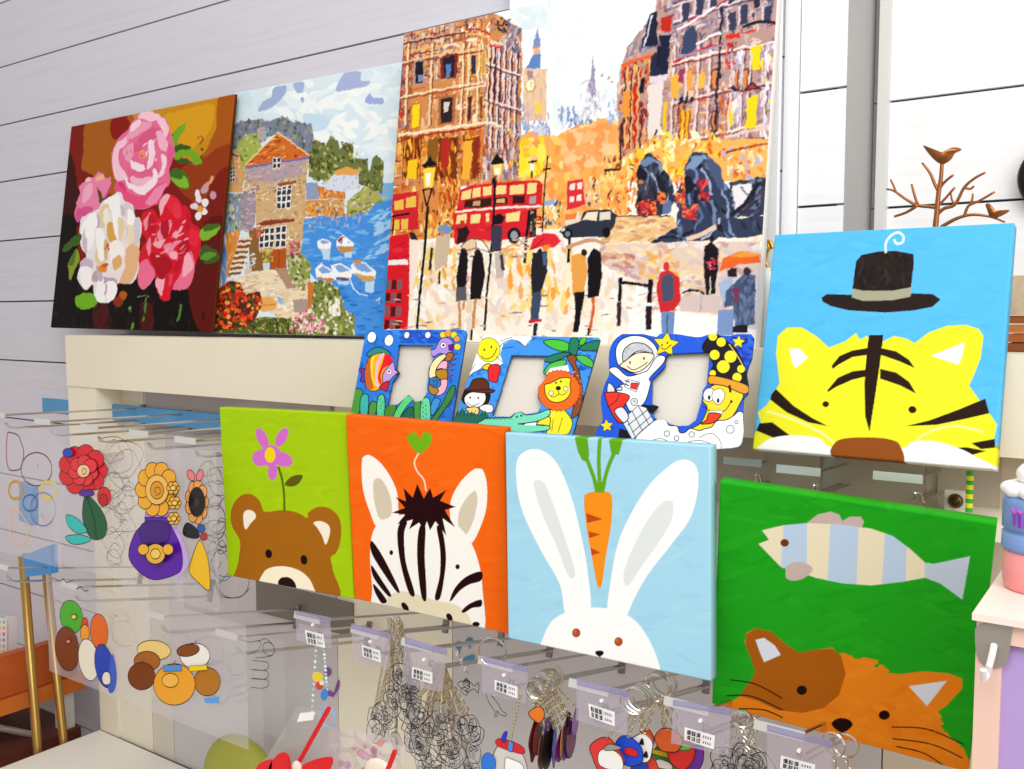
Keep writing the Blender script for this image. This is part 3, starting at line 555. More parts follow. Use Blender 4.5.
def paint_london():
    p = Paint(Q['london'], 480, 420, 'f3f6f4'); A = (380,0,4.2727); B = (580,0,4.2727); C = (380,160,4.2727); D = (570,160,4.2727)
    p.view(*A)
    p.daubs('480 -240 1100 -240 1100 560 600 560', ['f3f6f4','eef4f4','f7f7f2','e6eff2'], 120, 140, 60, 60, 30); p.daubs('480 -240 800 -240 700 120 600 130', ['dbe9ee','e3eef1'], 30, 120, 50, 60, 30)
    # street
    p.view(*C); p.g('f8efe2', '-30 200 1700 200 1700 820 -30 820')
    p.daubs('-30 330 1700 330 1700 820 -30 820', ['fbf5ec','f4e2cc','eadbd0','f9ead0','fffaf2','f3d9c0'], 420, 90, 26, 70, 50); p.daubs('140 380 560 380 560 740 140 740', ['f3cf8a','f0d0a8','f6dca8','e6d8d0'], 40, 80, 20, 80, 40)
    p.daubs('520 380 850 370 830 660 560 640', ['f6c24a','f4a640','f9dc86','fbeecb','f0b070'], 70, 90, 24, 85, 25); p.daubs('120 370 330 370 330 560 120 560', ['f6cf5a','e8a848','f9e6b0'], 50, 50, 14, 85, 30)
    # trees in the distance
    p.view(*A); tr = '575 600 640 565 700 572 760 588 830 543 900 512 960 510 1030 525 1060 600 1060 980 575 980'
    p.g('f7ad55', tr); p.daubs(tr, ['f9cc6a','f6a860','fbdc8c','f9c080','f7b468','f4984a'], 200, 60, 26, 80, 60); p.daubs('590 600 700 590 720 740 590 769', ['fde02a','f9e85a','f6c81e'], 60, 50, 26, 80, 50); p.daubs('800 560 1000 520 1010 700 780 740', ['f4a662','f6b878','f09a54','f8c890'], 60, 80, 40, 60, 60)
    p.daubs('600 500 720 480 730 580 600 590', ['b4bcd8','9aa6cc','d0d4e4'], 50, 30, 12, 90, 30); p.daubs('760 470 900 460 910 530 770 560', ['7f9ad2','a8bce0','5f7cc0','d4dcee'], 50, 34, 10, 80, 40)
    for x in (778, 806, 830, 886): p.l('8c9cc8', [(x, 460), (x, 520)], 9)
    p.g('9d94b4', '911 225 917 330 930 420 885 420 900 330'); p.daubs('880 380 940 380 945 520 880 520', ['b4a4b8','d8d0dc','9d94b4'], 24, 40, 9, 90, 15)
    p.view(*B); p.daubs('0 400 150 380 160 520 0 520', ['f6f3f0','dfe0e8','c8d0e0','eef0f2'], 40, 40, 12, 60, 50); p.l('c3c0d0', '0 370 40 350 70 400', 5, 1); p.daubs('110 440 160 430 165 540 120 540', ['8fb0dc','c0d0e8'], 16, 40, 10, 85)
    for x, y in ((95, 325), (125, 338), (140, 352)): p.e('a9a5a0', x, y, 6)
    # clock tower
    p.view(*A); p.g('e6c4a6', '612 298 714 298 708 520 616 520'); p.daubs('612 298 714 298 708 520 616 520', ['dcae94','f0d4b8','d9b8b0','eacb9a'], 60, 40, 9, 90, 10); p.g('5f86c6', '653 235 686 222 686 297 625 298'); p.g('7a92c8', '675 122 688 205 650 210'); p.l('d8804a', '652 210 686 206', 7); p.g('e8b090', '655 212 684 210 682 236 655 236')
    p.e('d0a860', 643, 370, 25, 29); p.e('fdf6cf', 643, 370, 19, 23); p.l('8a7a50', '643 355 643 372 652 378', 3); p.g('f0cf5a', '665 440 695 435 690 490 665 490'); p.daubs('600 450 640 440 640 560 600 560', ['b8a8b0','8f94b8'], 20, 30, 8, 90); p.g('a88a8c', '630 305 655 305 655 340 632 340')
    # left-hand facade
    lf = '95 140 490 60 535 85 606 125 608 300 602 560 592 800 40 800'
    p.g('cf8a52', lf); p.facade(lf, ['c9743a','e8a860','a8502a','e6c09a','d98a4a','a87a7c','eac08c','d9a478','c98a5a'], 500, 54, 13, -14, .4)
    p.facade('90 150 350 110 350 330 85 380', ['b89a98','d8b494','8a6a70','e8c8a8','c9806a','a85a40','6a4a54'], 300, 40, 10, -14); p.facade('340 120 470 80 450 560 330 560', ['f2c070','e09a48','f8dcaa','c9702c','fbe8c8','a8502a'], 260, 44, 9, -10, .3)
    p.facade('50 560 450 540 440 769 45 769', ['d9802a','b85a1c','f0a030','8a3a14','f6c050','c9682a','e8b060'], 420, 44, 11, -6, .3)
    p.facade('95 145 480 65 490 115 350 150 98 205', ['8a7a8c','b5a6b0','5a4a5a','c9a890','a83a2a','e0d0cc'], 130, 30, 10, -14, .3); p.l('7a2418', '100 190 230 165 360 145', 9, 1); p.l('c8371f', '365 130 420 128 470 150', 9, 1); p.l('e8b070', '365 150 420 148 475 172', 8, 1); p.l('a8301c', '100 245 240 215', 8); p.l('e9b46a', '105 225 240 200 350 185', 8)
    p.facade('85 250 145 240 125 560 66 560', ['a04a30','8a6a70','b88070','c03a28','6a3038'], 120, 40, 11, -14, .3)
    p.facade('445 200 600 130 606 560 590 769 440 769', ['8c7078','b59aa4','6a4a58','d9b0a0','9a3a3a','c9b8c0','e8d0c0','7a7088','f2e6e0'], 300, 70, 9, 10, .12)
    def win(q, c='23202c', fr='7a3a20'):
        qq = nums(q); p.g(fr, qq); cx = sum(a for a, _ in qq)/4; cy = sum(b for _, b in qq)/4; p.g(c, [(cx+(a-cx)*.68, cy+(b-cy)*.86) for a, b in qq])
    for x in (112, 215, 350, 375, 418, 462): p.l('f0d4a8', [(x+6, 190), (x, 380), (x-6, 540)], 9); p.l('8a4a28', [(x+14, 190), (x+8, 380), (x+2, 540)], 5)
    for x in (480, 505, 530, 556, 580): p.l('e6d4d4', [(x+4, 200), (x-2, 420), (x-10, 640)], 7); p.l('4a2c3a', [(x+12, 200), (x+6, 420), (x-2, 640)], 6)
    for y, c in ((380, 'f4dcb4'), (392, '9a4a28'), (232, 'e8c490'), (244, 'a04028')): p.l(c, [(80, y+40), (240, y+8), (440, y-24)], 7, 1)
    for y, c in ((300, 'efe0dc'), (310, '6a3a44'), (450, 'e8d8d4'), (462, '7a4048'), (560, 'c9b0b0')): p.l(c, [(450, y-30), (525, y), (600, y+24)], 7)
    for x0, x1 in ((90, 190), (200, 345), (355, 440)): p.g('7a3410', [(x0+10, 600), (x1-10, 585), (x1-16, 769), (x0+4, 769)]); p.daubs([(x0+14, 606), (x1-14, 592), (x1-20, 769), (x0+8, 769)], ['e8902a', 'b8541c', 'f4c040', '8a3a14', 'd97a2a', '5a2410'], 46, 60, 11, 87, 5)
    win('145 260 192 252 186 365 142 368', '1e1c28', 'b59080'); p.g('7a8ab0', '160 325 182 322 180 350 162 352'); win('258 245 332 232 328 335 260 342', '20202e', '8a2a1c'); p.g('5f7ab0', '280 280 305 272 300 330 280 335'); win('385 235 415 230 410 325 382 330', '2a3048', 'e0a050'); win('430 225 455 222 450 320 428 322', 'd99a4a', 'f0c060')
    win('132 445 178 440 172 552 130 556', 'f6d61e', 'c98030'); win('250 420 325 408 318 535 245 542', '2c2226', 'b0683a'); p.g('d9ccc0', '272 440 296 436 290 480 274 484'); win('372 410 398 406 392 525 370 528', '4a2a34', 'd08a40'); win('425 408 445 405 440 515 422 518', '8a3a1c', 'e0a050')
    p.l('f2dcc0', '270 205 310 190 345 205', 9, 1); p.l('e06a2a', '240 410 340 385', 8); p.l('d95a28', '130 390 190 375', 7); p.l('f4e0c4', '80 580 240 560 440 530 520 540', 12, 1); p.l('a32a1c', '75 610 240 575 440 548', 8, 1); p.l('f2d8b0', '365 385 450 370', 9)
    for q, c in (('120 690 160 680 155 769 115 769','f4c81e'),('205 600 250 590 245 700 200 705','8a5a20'),('265 600 300 590 295 720 262 720','b52a1c'),('360 610 395 600 385 769 350 769','f2b03a'),('400 600 425 596 415 769 395 769','8a2a18'),('430 560 445 558 440 720 430 722','d97a3a')): p.g(c, q)
    p.daubs('480 80 560 85 560 140 490 140', ['3a3440','5a5060','2a2430'], 26, 30, 9, 60, 60); p.daubs('540 90 606 125 606 230 540 220', ['8a8498','6a6478','b0a8b8'], 40, 34, 12, 85, 20); p.l('d83a20', '470 195 520 210', 9); p.l('f0d8b8', '475 180 525 195', 9)
    for x in (470, 495, 515): p.l('5a1c20', [(x, 250), (x-4, 440)], 7)
    p.daubs('545 520 600 500 590 769 550 769', ['f0c828','b08a90','5a4a50','d98a30'], 50, 30, 9, 88)
    # right-hand facade
    p.view(*B); rf = '325 50 345 -230 870 -260 835 80 812 630 600 640 300 640 170 690 160 380 180 280 200 210'
    p.g('b8948c', rf); p.facade(rf, ['b59a9c','8f8298','d0a898','b87868','e0c4b8','6a5a74','a87a70','c9b0b8','8a7088'], 460, 56, 13, -16, .4)
    p.facade('390 230 830 160 805 620 370 640', ['c99888','a8746a','dcb4a4','96646c','e6ccc0','b8a0aa','9a8094'], 320, 60, 13, -14, .4)
    p.facade('400 300 560 260 560 600 360 640', ['e8b880','c98a6a','d8a890','b06a5a','f0d0a8'], 160, 44, 10, -14, .4)
    p.facade('345 -60 840 -120 836 110 400 260', ['8a86a0','b0a4b4','6a6080','c8bcc8','a88a90','4a4660','d8ccd4','a04a50'], 360, 44, 10, -22, .5)
    p.g('4a4660', '330 55 338 200 255 215'); p.daubs('200 200 335 50 335 200 200 250', ['8a8498','6a6a88','c0b4c0','9a7a80'], 60, 40, 12, 110, 20); p.g('23243a', '300 65 332 50 334 195 262 208'); p.l('cfe0f4', '312 70 275 200', 6)
    p.daubs('175 270 330 235 325 420 290 640 165 690', ['d0622a','e89a4a','b03a20','f2b868','c04a28','8a2a1c'], 160, 40, 13, 88, 15); p.l('e8602a', '180 285 260 255 330 240', 14, 1); p.l('f0c8a0', '170 380 230 350', 12); p.l('d8301c', '190 290 185 340', 7)
    for x in (396, 450, 500, 548, 640, 690, 720, 790): p.l('e8d4d0', [(x+10, 200), (x, 400), (x-10, 590)], 9); p.l('6a4a5c', [(x+18, 200), (x+8, 400), (x-2, 590)], 5)
    for y, c in ((235, 'f0e0dc'), (247, '8a2a34'), (405, 'e8d0c8'), (417, '7a4450'), (580, 'f2e4d8'), (592, '8a4a4a')): p.l(c, [(395, y+40), (600, y-10), (825, y-50)], 8, 1)
    for y, c in ((30, 'e8e0e8'), (42, '5a4a68'), (-40, 'd8ccd8'), (-52, '6a3a4a')): p.l(c, [(400, y+70), (600, y), (835, y-60)], 8, 1)
    for x, y in ((440, 20), (500, -10), (560, -35), (640, -60), (690, 30), (640, 60), (790, 30)): p.g('3a3c58', [(x, y), (x+30, y-10), (x+26, y+70), (x-4, y+78)]); p.l('e0d8e4', [(x-6, y+2), (x-10, y+80)], 6)
    for x, y in ((560, 300), (650, 300), (560, 480), (690, 300), (420, 440)): p.g('6a3a44', [(x, y), (x+32, y-8), (x+28, y+90), (x-4, y+96)]); p.g('d98a4a', [(x+7, y+8), (x+24, y+4), (x+21, y+80), (x+4, y+84)])
    for x in (190, 215, 240): p.l('3a1c20', [(x+8, 290), (x, 440), (x-6, 640)], 6); p.l('f0b070', [(x+16, 290), (x+8, 440), (x+2, 640)], 6)
    for q, c in (('262 340 282 335 275 400 255 405','1c1a2a'),('305 245 385 200 378 320 300 330','262a44'),('340 155 388 150 380 300 345 320','20223a'),('345 80 395 70 390 140 345 140','c02a20'),('330 200 345 196 340 290 328 292','1c1c2c'),('185 400 215 392 210 500 185 505','e89a3a'),('225 370 245 365 240 470 225 475','d83a20'),
        ('430 240 445 150 480 110 505 140 500 210 460 240','3a4664'),('390 330 430 320 425 420 390 425','f0b040'),('455 310 480 305 475 395 455 400','e8a04a'),('505 320 535 312 530 375 505 380','f2b848'),('420 300 450 290 440 360 420 355','9a3a5a'),('425 480 475 470 468 600 420 605','f2b030'),('360 440 375 435 365 600 352 600','f0c020'),
        ('728 205 775 190 770 305 738 310','f8d818'),('715 420 760 412 748 545 708 555','f6d41e'),('640 440 662 436 655 540 635 545','e8d020'),('745 0 775 -5 770 35 742 38','2a2c44'),('300 330 380 320 372 350 300 362','e0d4e0'),('290 370 360 350 340 600 290 620','e6dcd8')): p.g(c, q)
    for x in (430, 450, 470): p.l('8a2a1c', [(x, 478), (x-6, 600)], 6)
    for x in (435, 457, 480): p.e('2a2434', x, 430, 8, 17, 10)
    p.l('24222e', '612 40 600 160 595 300 580 480 572 612', 10, 1); p.l('24222e', '590 300 598 340', 16); p.l('1e2030', '700 118 760 98 835 102', 14, 1); p.l('1e2030', '725 605 800 598', 14)
    p.l('b03040', '480 85 560 45 630 5', 9, 1); p.l('efe8f0', '415 130 460 110 580 30', 9, 1); p.l('efe8f0', '500 190 560 160 600 150', 10, 1); p.l('c8242a', '400 270 500 225 610 190', 12, 1); p.l('d8301c', '630 165 680 155', 20); p.l('d8301c', '700 145 750 132', 9); p.l('8a94b8', '410 255 600 200', 8)
    p.daubs('620 190 680 180 670 310 620 300', ['c8242a','e04a38','8a2a30'], 26, 40, 9, 88, 12); p.daubs('640 230 700 220 690 520 650 540', ['d8ccd8','efe6ec','b8a8b8'], 50, 60, 12, 92, 10); p.daubs('780 190 830 190 810 600 765 600', ['e0d8e4','b8b0c8','f4eef2','f0e020'], 60, 50, 13, 92, 12); p.daubs('600 370 640 360 620 600 590 610', ['d8442a','b8602a','e08a50'], 36, 50, 10, 90, 10)
    p.g('2a2c40', '632 385 655 365 675 388 655 398'); p.g('3a2a34', '695 388 738 350 776 388'); p.g('c83030', '715 382 738 362 755 380'); p.l('d9442a', '500 435 540 425', 8); p.l('e8c8b8', '620 590 700 570 800 545', 14, 1); p.l('c03028', '575 612 640 605', 8)
    p.g('f4b45c', '290 610 600 600 820 600 815 780 170 780 170 690')
    p.daubs('300 600 600 600 600 769 180 769 180 690', ['f8d020','f6a83a','fbe88a','e0622a','fff2c0','f4b860'], 180, 44, 18, 80, 50); p.daubs('600 640 812 610 805 769 640 769', ['f0843a','f6b468','d8602a','fbe0b0','b8b4c8'], 90, 40, 14, 80, 50); p.l('a03a28', '620 660 680 640 795 620', 8, 1); p.e('fdf0c8', 375, 615, 17, 20); p.e('fdf0c8', 490, 580, 16, 18); p.l('3a2a24', '180 530 170 690', 8); p.l('3a2018', '265 470 255 640', 7); p.l('c02a1c', '240 360 235 620', 12); p.l('3a2018', '325 560 318 620', 8); p.daubs('90 640 240 690 240 769 90 769', ['f8b048','e88a3a','8a4a2a','f8dc88'], 50, 30, 10, 80, 60); p.l('3a2a24', '110 730 170 725', 12)
    p.daubs('300 560 600 560 600 650 300 660', ['fdf0c0','f8d860','f0a848'], 40, 34, 16, 80, 50)
    # statue lions and plinth
    p.view(*D); dk = ['2a2c3c','39405a','6a7896','4a5068','20202c','8a9ab8','5a4a50']
    l1 = '285 140 300 20 335 -25 370 -10 400 40 430 80 445 170 400 232 290 242'; p.g('2e3448', l1, 1); p.daubs(l1, dk[:5], 34, 60, 13, 105, 25, 1)
    l2 = '480 90 500 0 545 -30 600 -10 640 40 655 90 690 150 702 250 815 235 808 322 640 337 500 352 335 352 350 318 440 290 462 220 440 170'; p.g('343e58', l2, 1); p.daubs(l2, dk[:5]+['7a90b8','5f749c'], 90, 80, 14, 65, 25, 1)
    # manes, faces and backs picked out with lighter strokes
    for c, st, w_ in (('8a98b8','318 20 345 0 372 12 392 50',9),('6f80a4','300 60 322 40 335 80 318 130',10),('9aa8c4','345 60 372 90 380 140',8),('20202c','300 30 290 80 310 110',12),('5a4a4c','305 90 330 110 322 150',12),('8a98b8','400 110 420 160 410 210',8),('20202c','350 120 370 180 360 230',10),
        ('8fa2c4','520 5 560 -12 600 10 625 50',10),('6f84ac','500 40 525 30 540 80 520 120',12),('a8b8d4','560 40 590 90 600 150',9),('20202c','610 20 640 70 650 130',12),('20202c','505 90 540 120 560 180',10),('8fa2c4','640 120 670 190 672 250',9),('6f84ac','600 180 620 250 590 310',12),('20202c','560 230 540 290 480 330',12),('a8b8d4','640 250 620 300 560 340',8),('8fa2c4','470 260 430 300 370 335',9),('20202c','360 345 430 330 470 345',9),('c9d4e8','690 140 700 200 690 240',7),('5a6c94','540 200 560 240 530 300',12)): p.l(c, st, w_, 1)
    p.g('343a50', '680 100 830 75 822 235 690 250'); p.daubs('680 100 830 75 822 235 690 250', dk, 50, 50, 14, 130, 30); p.g('e9e6ea', '690 115 770 100 772 150 700 215'); p.l('20222e', '690 240 760 170 800 100', 20); p.l('2a2c3a', '730 120 790 180', 8)
    p.g('1c1e2c', '286 60 300 35 325 45 330 75 310 95 288 85', 1); p.g('6f82a8', '300 15 330 -10 362 -5 350 20 320 30', 1); p.g('1c1e2c', '470 110 492 75 520 85 530 120 505 145 478 140', 1); p.g('7f96bc', '500 30 530 -10 570 -15 560 15 525 40', 1); p.g('c07a4a', '296 88 312 92 308 108 294 104', 1); p.g('4a587a', '580 0 630 30 660 110 640 130 600 60', 1)
    p.g('20222e', '370 60 400 90 420 150 400 180 380 130', 1); p.g('5f749c', '400 190 430 180 430 225 395 230', 1)
    p.daubs('450 60 490 70 490 190 450 190', ['f08a3a','d8342a','f6b070'], 30, 34, 14, 80, 40); p.daubs('540 80 600 90 590 200 550 170', ['d8342a','e8504a','b01c2a'], 30, 36, 14, 80, 40); p.daubs('480 190 545 190 540 260 480 250', ['e8402a','f4784a','c82a2a'], 30, 30, 14, 60, 50); p.daubs('280 180 370 165 370 245 280 240', ['c82a34','e0403a','8a1c24','f0883a'], 50, 30, 12, 80, 60); p.daubs('375 140 410 140 410 190 375 190', ['f0883a','e8602a'], 16, 24, 12)
    p.daubs('160 130 290 60 280 230 160 240', ['f6b048','e88a3a','fbe0a0','5a3a2a','d8442a'], 80, 34, 10, 85, 40)
    p.g('eac089', '148 250 440 243 460 290 340 352 135 358'); p.daubs('148 250 440 243 460 290 340 352 135 358', ['d9a26c','f6dcae','cc8e70','efcf9a'], 60, 50, 16, -5, 20); p.l('2a1c1c', '160 250 300 243 430 240', 6)
    p.g('e4cdbd', '125 362 810 348 800 600 640 660 470 640 280 520 125 440'); p.daubs('125 362 810 348 800 600 640 660 470 640 280 520 125 440', ['dab2a2','f2dcb4','c9a3a6','ebe2e2','d8c2c8','efcfa0'], 170, 60, 22, 0, 40); p.daubs('130 400 280 400 270 470 130 445', ['c98f7c','b8806e','e0b090'], 30, 50, 16, 0, 20); p.daubs('290 390 470 380 460 520 290 510', ['f0c07a','e8ae62','f6dcae','dca888'], 40, 50, 24, 20, 50)
    p.g('fdfaf6', '290 540 480 560 480 650 620 662 800 700 800 800 250 800 250 600'); p.daubs('240 570 480 560 480 660 240 660', ['d9b0a0','efd8c8','f8efe6'], 40, 50, 14, 0, 20); p.g('d8c4c0', '470 580 640 575 640 650 470 645'); p.l('b09aa0', '555 580 555 650', 4); p.l('2a1c20', '475 565 520 555 570 568', 9, 1)
    p.g('ded2da', '690 500 800 470 800 720 700 720')
    p.warp(2.0, 16).warp(1.2, 7, 5)
    # taxi
    p.view(*C); p.g('d98a48', '-20 130 340 90 340 330 150 345 -20 345'); p.facade('-20 120 345 70 345 335 -20 350', ['e8a04a','c8641e','f4c45a','8a4020','f8dc90','d9803a','b85a2a'], 150, 50, 13, -5, .3)
    p.view(*C); p.g('2e3342', '765 310 790 285 850 268 870 225 900 216 985 214 1012 240 1005 275 975 330 800 335'); p.g('e4dccf', '790 250 850 222 860 262 795 285'); p.g('efe2c4', '865 258 885 228 930 224 928 262'); p.g('e4d9cc', '940 226 985 224 985 258 940 262'); p.e('14141a', 803, 318, 22, 21); p.e('7a7e8c', 803, 318, 11, 11); p.e('14141a', 968, 312, 17, 22); p.g('d8dce4', '775 300 790 292 792 306 776 310')
    # buses
    p.g('cf222c', '48 150 160 138 168 300 60 305'); 
    for q in ('62 182 102 172 102 215 62 218','112 165 155 158 155 205 112 208','60 262 85 258 84 300 60 303','92 258 122 255 120 300 92 300'): p.g('eabf4e', q)
    p.l('2a1410', '55 245 125 232', 9); p.l('2a1410', '60 262 55 320', 7)
    p.daubs('190 220 330 210 320 330 190 340', ['f0a030','d9742a','f8d060','8a3a1c','e8b878'], 70, 40, 14, 85, 30); p.daubs('250 60 340 90 330 220 250 220', ['d9742a','a8441c','f0b048','c03a20'], 60, 44, 12, 85, 20)
    p.g('d9232f', '343 132 400 108 680 88 697 110 692 205 652 218 645 335 320 362 313 235 333 205'); p.daubs('343 132 400 108 680 88 697 110 690 330 320 360', ['e03a40','c41c28','d9232f','b51a22'], 70, 60, 12, -5, 15)
    for q in ('352 140 392 128 388 168 347 175','400 126 432 120 430 160 396 166','442 118 480 115 478 152 442 157','495 114 540 110 540 148 494 153','557 113 617 108 617 148 556 152','632 105 672 100 667 145 630 150'): p.g('f2d98a', q)
    for q, c in (('365 176 480 165 476 202 360 208','3a1c14'),('490 166 546 160 546 190 490 196','3a1c14'),('568 158 620 154 620 188 568 192','30181a'),('400 180 430 177 428 197 398 200','c9a070'),('500 172 535 168 535 186 500 188','d9b070'),('640 160 670 158 665 190 640 192','a89aa0')): p.g(c, q)
    p.l('f6e4d8', '325 225 480 210 690 200', 9, 1)
    for q in ('332 238 372 233 370 272 326 277','390 238 432 234 427 272 388 275','542 232 600 224 596 263 540 268','455 232 470 230 468 265 455 268'): p.g('f6dd92', q)
    p.e('1a1a20', 575, 325, 29, 34); p.e('9a9ca6', 575, 325, 15, 19); p.g('2a2024', '640 215 672 210 668 330 640 335'); p.daubs('645 215 670 212 668 330 645 330', ['5a4a4a','c9b08a','2a2024'], 16, 24, 8, 88)
    p.g('d8303c', '800 95 868 84 878 190 850 205 798 218'); 
    for q in ('812 108 835 104 833 130 812 134','845 103 864 100 864 126 845 130','812 160 830 157 830 180 812 184','842 155 862 152 862 176 842 180'): p.g('fae9d8', q)
    p.daubs('700 180 790 170 780 300 700 300', ['f6d880','e8a850','8a8a90','4a4a50','fbf0d0'], 60, 30, 10, 85, 40); p.g('8fb0d8', '705 178 748 172 748 195 705 198'); p.g('f0803a', '790 235 845 228 835 258 790 260'); p.daubs('880 80 940 60 940 210 880 200', ['fbe0a8','f6b058','d8c8c0','5a4038'], 50, 30, 9, 88, 20)
    # lamp posts
    K = '17141a'
    p.l(K, '205 205 192 400 175 560 162 722', 11); p.g(K, '178 28 205 5 215 -20 225 5 250 22 190 38'); p.g('f8d744', '186 42 238 36 226 122 190 122'); p.g('fdf4dc', '196 60 218 58 214 115 198 116'); p.l(K, '186 130 192 165 200 200', 8); p.l(K, '222 126 212 165 202 200', 8); p.l(K, '182 132 224 126', 7)
    p.l(K, '492 120 484 300 474 430 460 560 450 726', 10); p.g(K, '472 20 500 -25 530 5 532 18 480 24'); p.g('f8dc6a', '484 25 526 20 516 70 488 72'); p.g('fdf6e0', '490 40 515 38 510 66 492 68'); p.l(K, '488 85 492 120', 16); p.l(K, '480 100 500 96', 9)
    p.l(K, '652 5 650 80', 7); p.l(K, '635 15 670 8', 9); p.l('fdf4dc', '652 25 650 45', 18); p.l(K, '718 -15 712 40 702 150 695 310', 7); p.l(K, '700 45 730 40', 8); p.l(K, '640 220 628 330 620 440', 12); p.l(K, '812 330 805 440', 11)
    # telephone box
    p.g('d71a27', '33 352 52 327 120 318 140 350 122 725 12 725'); p.g('f2eaea', '33 432 122 427 122 449 33 453'); p.daubs('33 352 52 327 120 318 140 350 130 430 33 430', ['e02c38','c41622'], 20, 40, 12)
    for r in range(4):
        y = 515+r*56
        for c in range(3): p.g('4a1418' if (r+c) % 2 else '7a5a62', [(30+c*24-r*2, y), (50+c*24-r*2, y), (48+c*24-r*2, y+40), (28+c*24-r*2, y+42)])
    p.g('f4e4d4', '128 340 165 340 160 480 130 620 128 500'); p.g('2a2226', '125 310 150 315 165 345 135 345')
    p.daubs('-10 560 1000 540 1000 760 -10 760', ['c9a898','8a7470','e8c8a8','b08a78'], 46, 44, 8, 0, 12); p.daubs('330 350 640 330 640 420 330 430', ['8a6a60','c9b8b0','e8a860','fbf0e0'], 60, 34, 9, 0, 20)
    # passers-by
    sk = 'c98a5c'
    p.g('cdb89e', '243 335 270 318 305 325 290 440 238 482 235 420'); p.e('6b93c9', 278, 300, 31, 19); p.l(K, '258 480 255 530', 9); p.l('3a3028', '225 380 215 470', 12)
    p.g('e9cdab', '348 372 385 342 440 348 472 398 370 388'); p.g('fdf3e6', '410 345 445 352 472 398 415 392'); p.g('1b1418', '345 400 378 398 376 520 366 545 332 545 328 500'); p.g('5b5961', '330 545 370 545 374 602 326 606'); p.e('1b1418', 360, 396, 14, 17); p.e('1b1418', 420, 402, 15, 18); p.l(sk, '340 605 344 650 344 712', 11); p.l(sk, '362 605 358 640', 9)
    p.g('1b1418', '400 410 440 400 452 490 432 595 388 598 390 500'); p.l(sk, '412 598 404 660 402 716', 12); p.l('1b1418', '396 725 392 765', 10); p.g('e0a0a8', '374 490 388 500 384 520 370 515')
    p.e('c98a5c', 268, 316, 10, 12)
    p.g('1b1418', '480 245 510 232 535 245 525 275 490 280'); p.g('3d3a52', '475 300 495 280 525 285 520 390 480 395'); p.g('c23030', '345 260 365 262 362 300 345 300'); p.g('2a1a1c', '335 300 372 285 385 310 370 350 330 365'); p.l('3a3440', '515 400 525 480', 12); p.g('c9b8b0', '490 400 535 400 530 500 500 510'); p.l('3a3440', '520 410 528 470', 14)
    p.l('6a4a3a', '348 372 385 342 440 348 472 398', 5, 1); p.l('6a4a3a', '348 372 370 388 415 380 472 398', 4, 1); p.l('3a2a28', '412 350 415 400', 4)
    p.e('2a1a18', 684, 394, 11, 14)
    p.g('e22b36', '640 388 655 340 700 314 750 318 776 350 742 378 700 370'); p.l('b5161f', '655 380 700 340', 6); p.g('24242c', '655 398 718 393 716 480 692 562 650 572 646 470'); p.g('4a6288', '695 400 716 400 714 450 700 455'); p.g('3c4c64', '650 570 692 560 680 682 644 692'); p.l('c02a34', '640 690 690 684', 12); p.l('2a2c38', '668 700 662 745', 18); p.g('e88a3a', '690 370 730 362 715 392 700 394')
    p.g('e9a24c', '818 412 850 400 880 410 888 480 872 562 824 572'); p.g('17141a', '830 566 878 560 864 640 850 735 824 735 836 650'); p.e('2a1c18', 872, 398, 12, 16); p.g('17141a', '888 420 915 376 945 400 950 500 935 582 888 592'); p.l('d1602c', '910 590 912 640 895 735', 13, 1); p.l('c89a78', '800 375 900 345 960 360', 16, 1); p.l(K, '893 720 890 745', 9)
    p.view(*D); p.l(K, '215 522 345 538', 14); p.l(K, '217 505 212 600', 16); p.l('3a2a2c', '210 610 208 705', 18); p.l(K, '345 515 338 605', 20); p.l('2a1c1e', '335 630 335 718', 26)
    p.g('cf2a30', '384 482 420 470 466 500 472 600 440 646 384 652 366 550'); p.e('d83038', 410, 456, 13, 20); p.g('4a5069', '388 500 420 485 442 500 440 600 394 608'); p.g('6f8fc2', '388 650 446 648 442 745 388 745'); p.l('3a4a70', '415 660 412 740', 5)
    p.g('1d181e', '573 372 600 350 632 380 628 470 616 572 578 574 568 450'); p.e('2a1c18', 604, 338, 12, 16); p.daubs('582 420 622 420 618 470 585 470', ['e03a5a','c8243a','f08090'], 16, 18, 9); p.l('e8d8c8', '597 500 595 570', 5); p.l('e8c8b0', '500 340 560 320 620 285', 18, 1); p.e('2a1c1c', 634, 288, 14, 12)
    p.g('a9bcda', '628 525 690 498 692 560 650 625'); p.g('4a5879', '662 560 740 483 788 490 784 700 700 712 690 620 655 630'); p.daubs('680 540 740 485 788 490 784 700 700 712', ['3f4c6c','5c6c90','6f80a4'], 50, 50, 16, 80, 40); p.g('7f9bcc', '630 640 696 636 692 748 622 748'); p.g('24202c', '690 708 755 700 755 735 690 735'); p.g('2a2024', '668 470 710 462 708 500 670 500')
    p.e('2a2024', 690, 478, 16, 18); p.e('3a3038', 752, 474, 18, 18)
    p.g('f0692b', '632 476 650 420 720 393 806 405 806 440 720 445 690 460'); p.g('f4a03a', '680 410 740 395 800 402 800 412 720 418'); p.g('7a3a5a', '690 545 725 545 720 590 700 610')
    return p.warp(1.0, 9, 8).out()
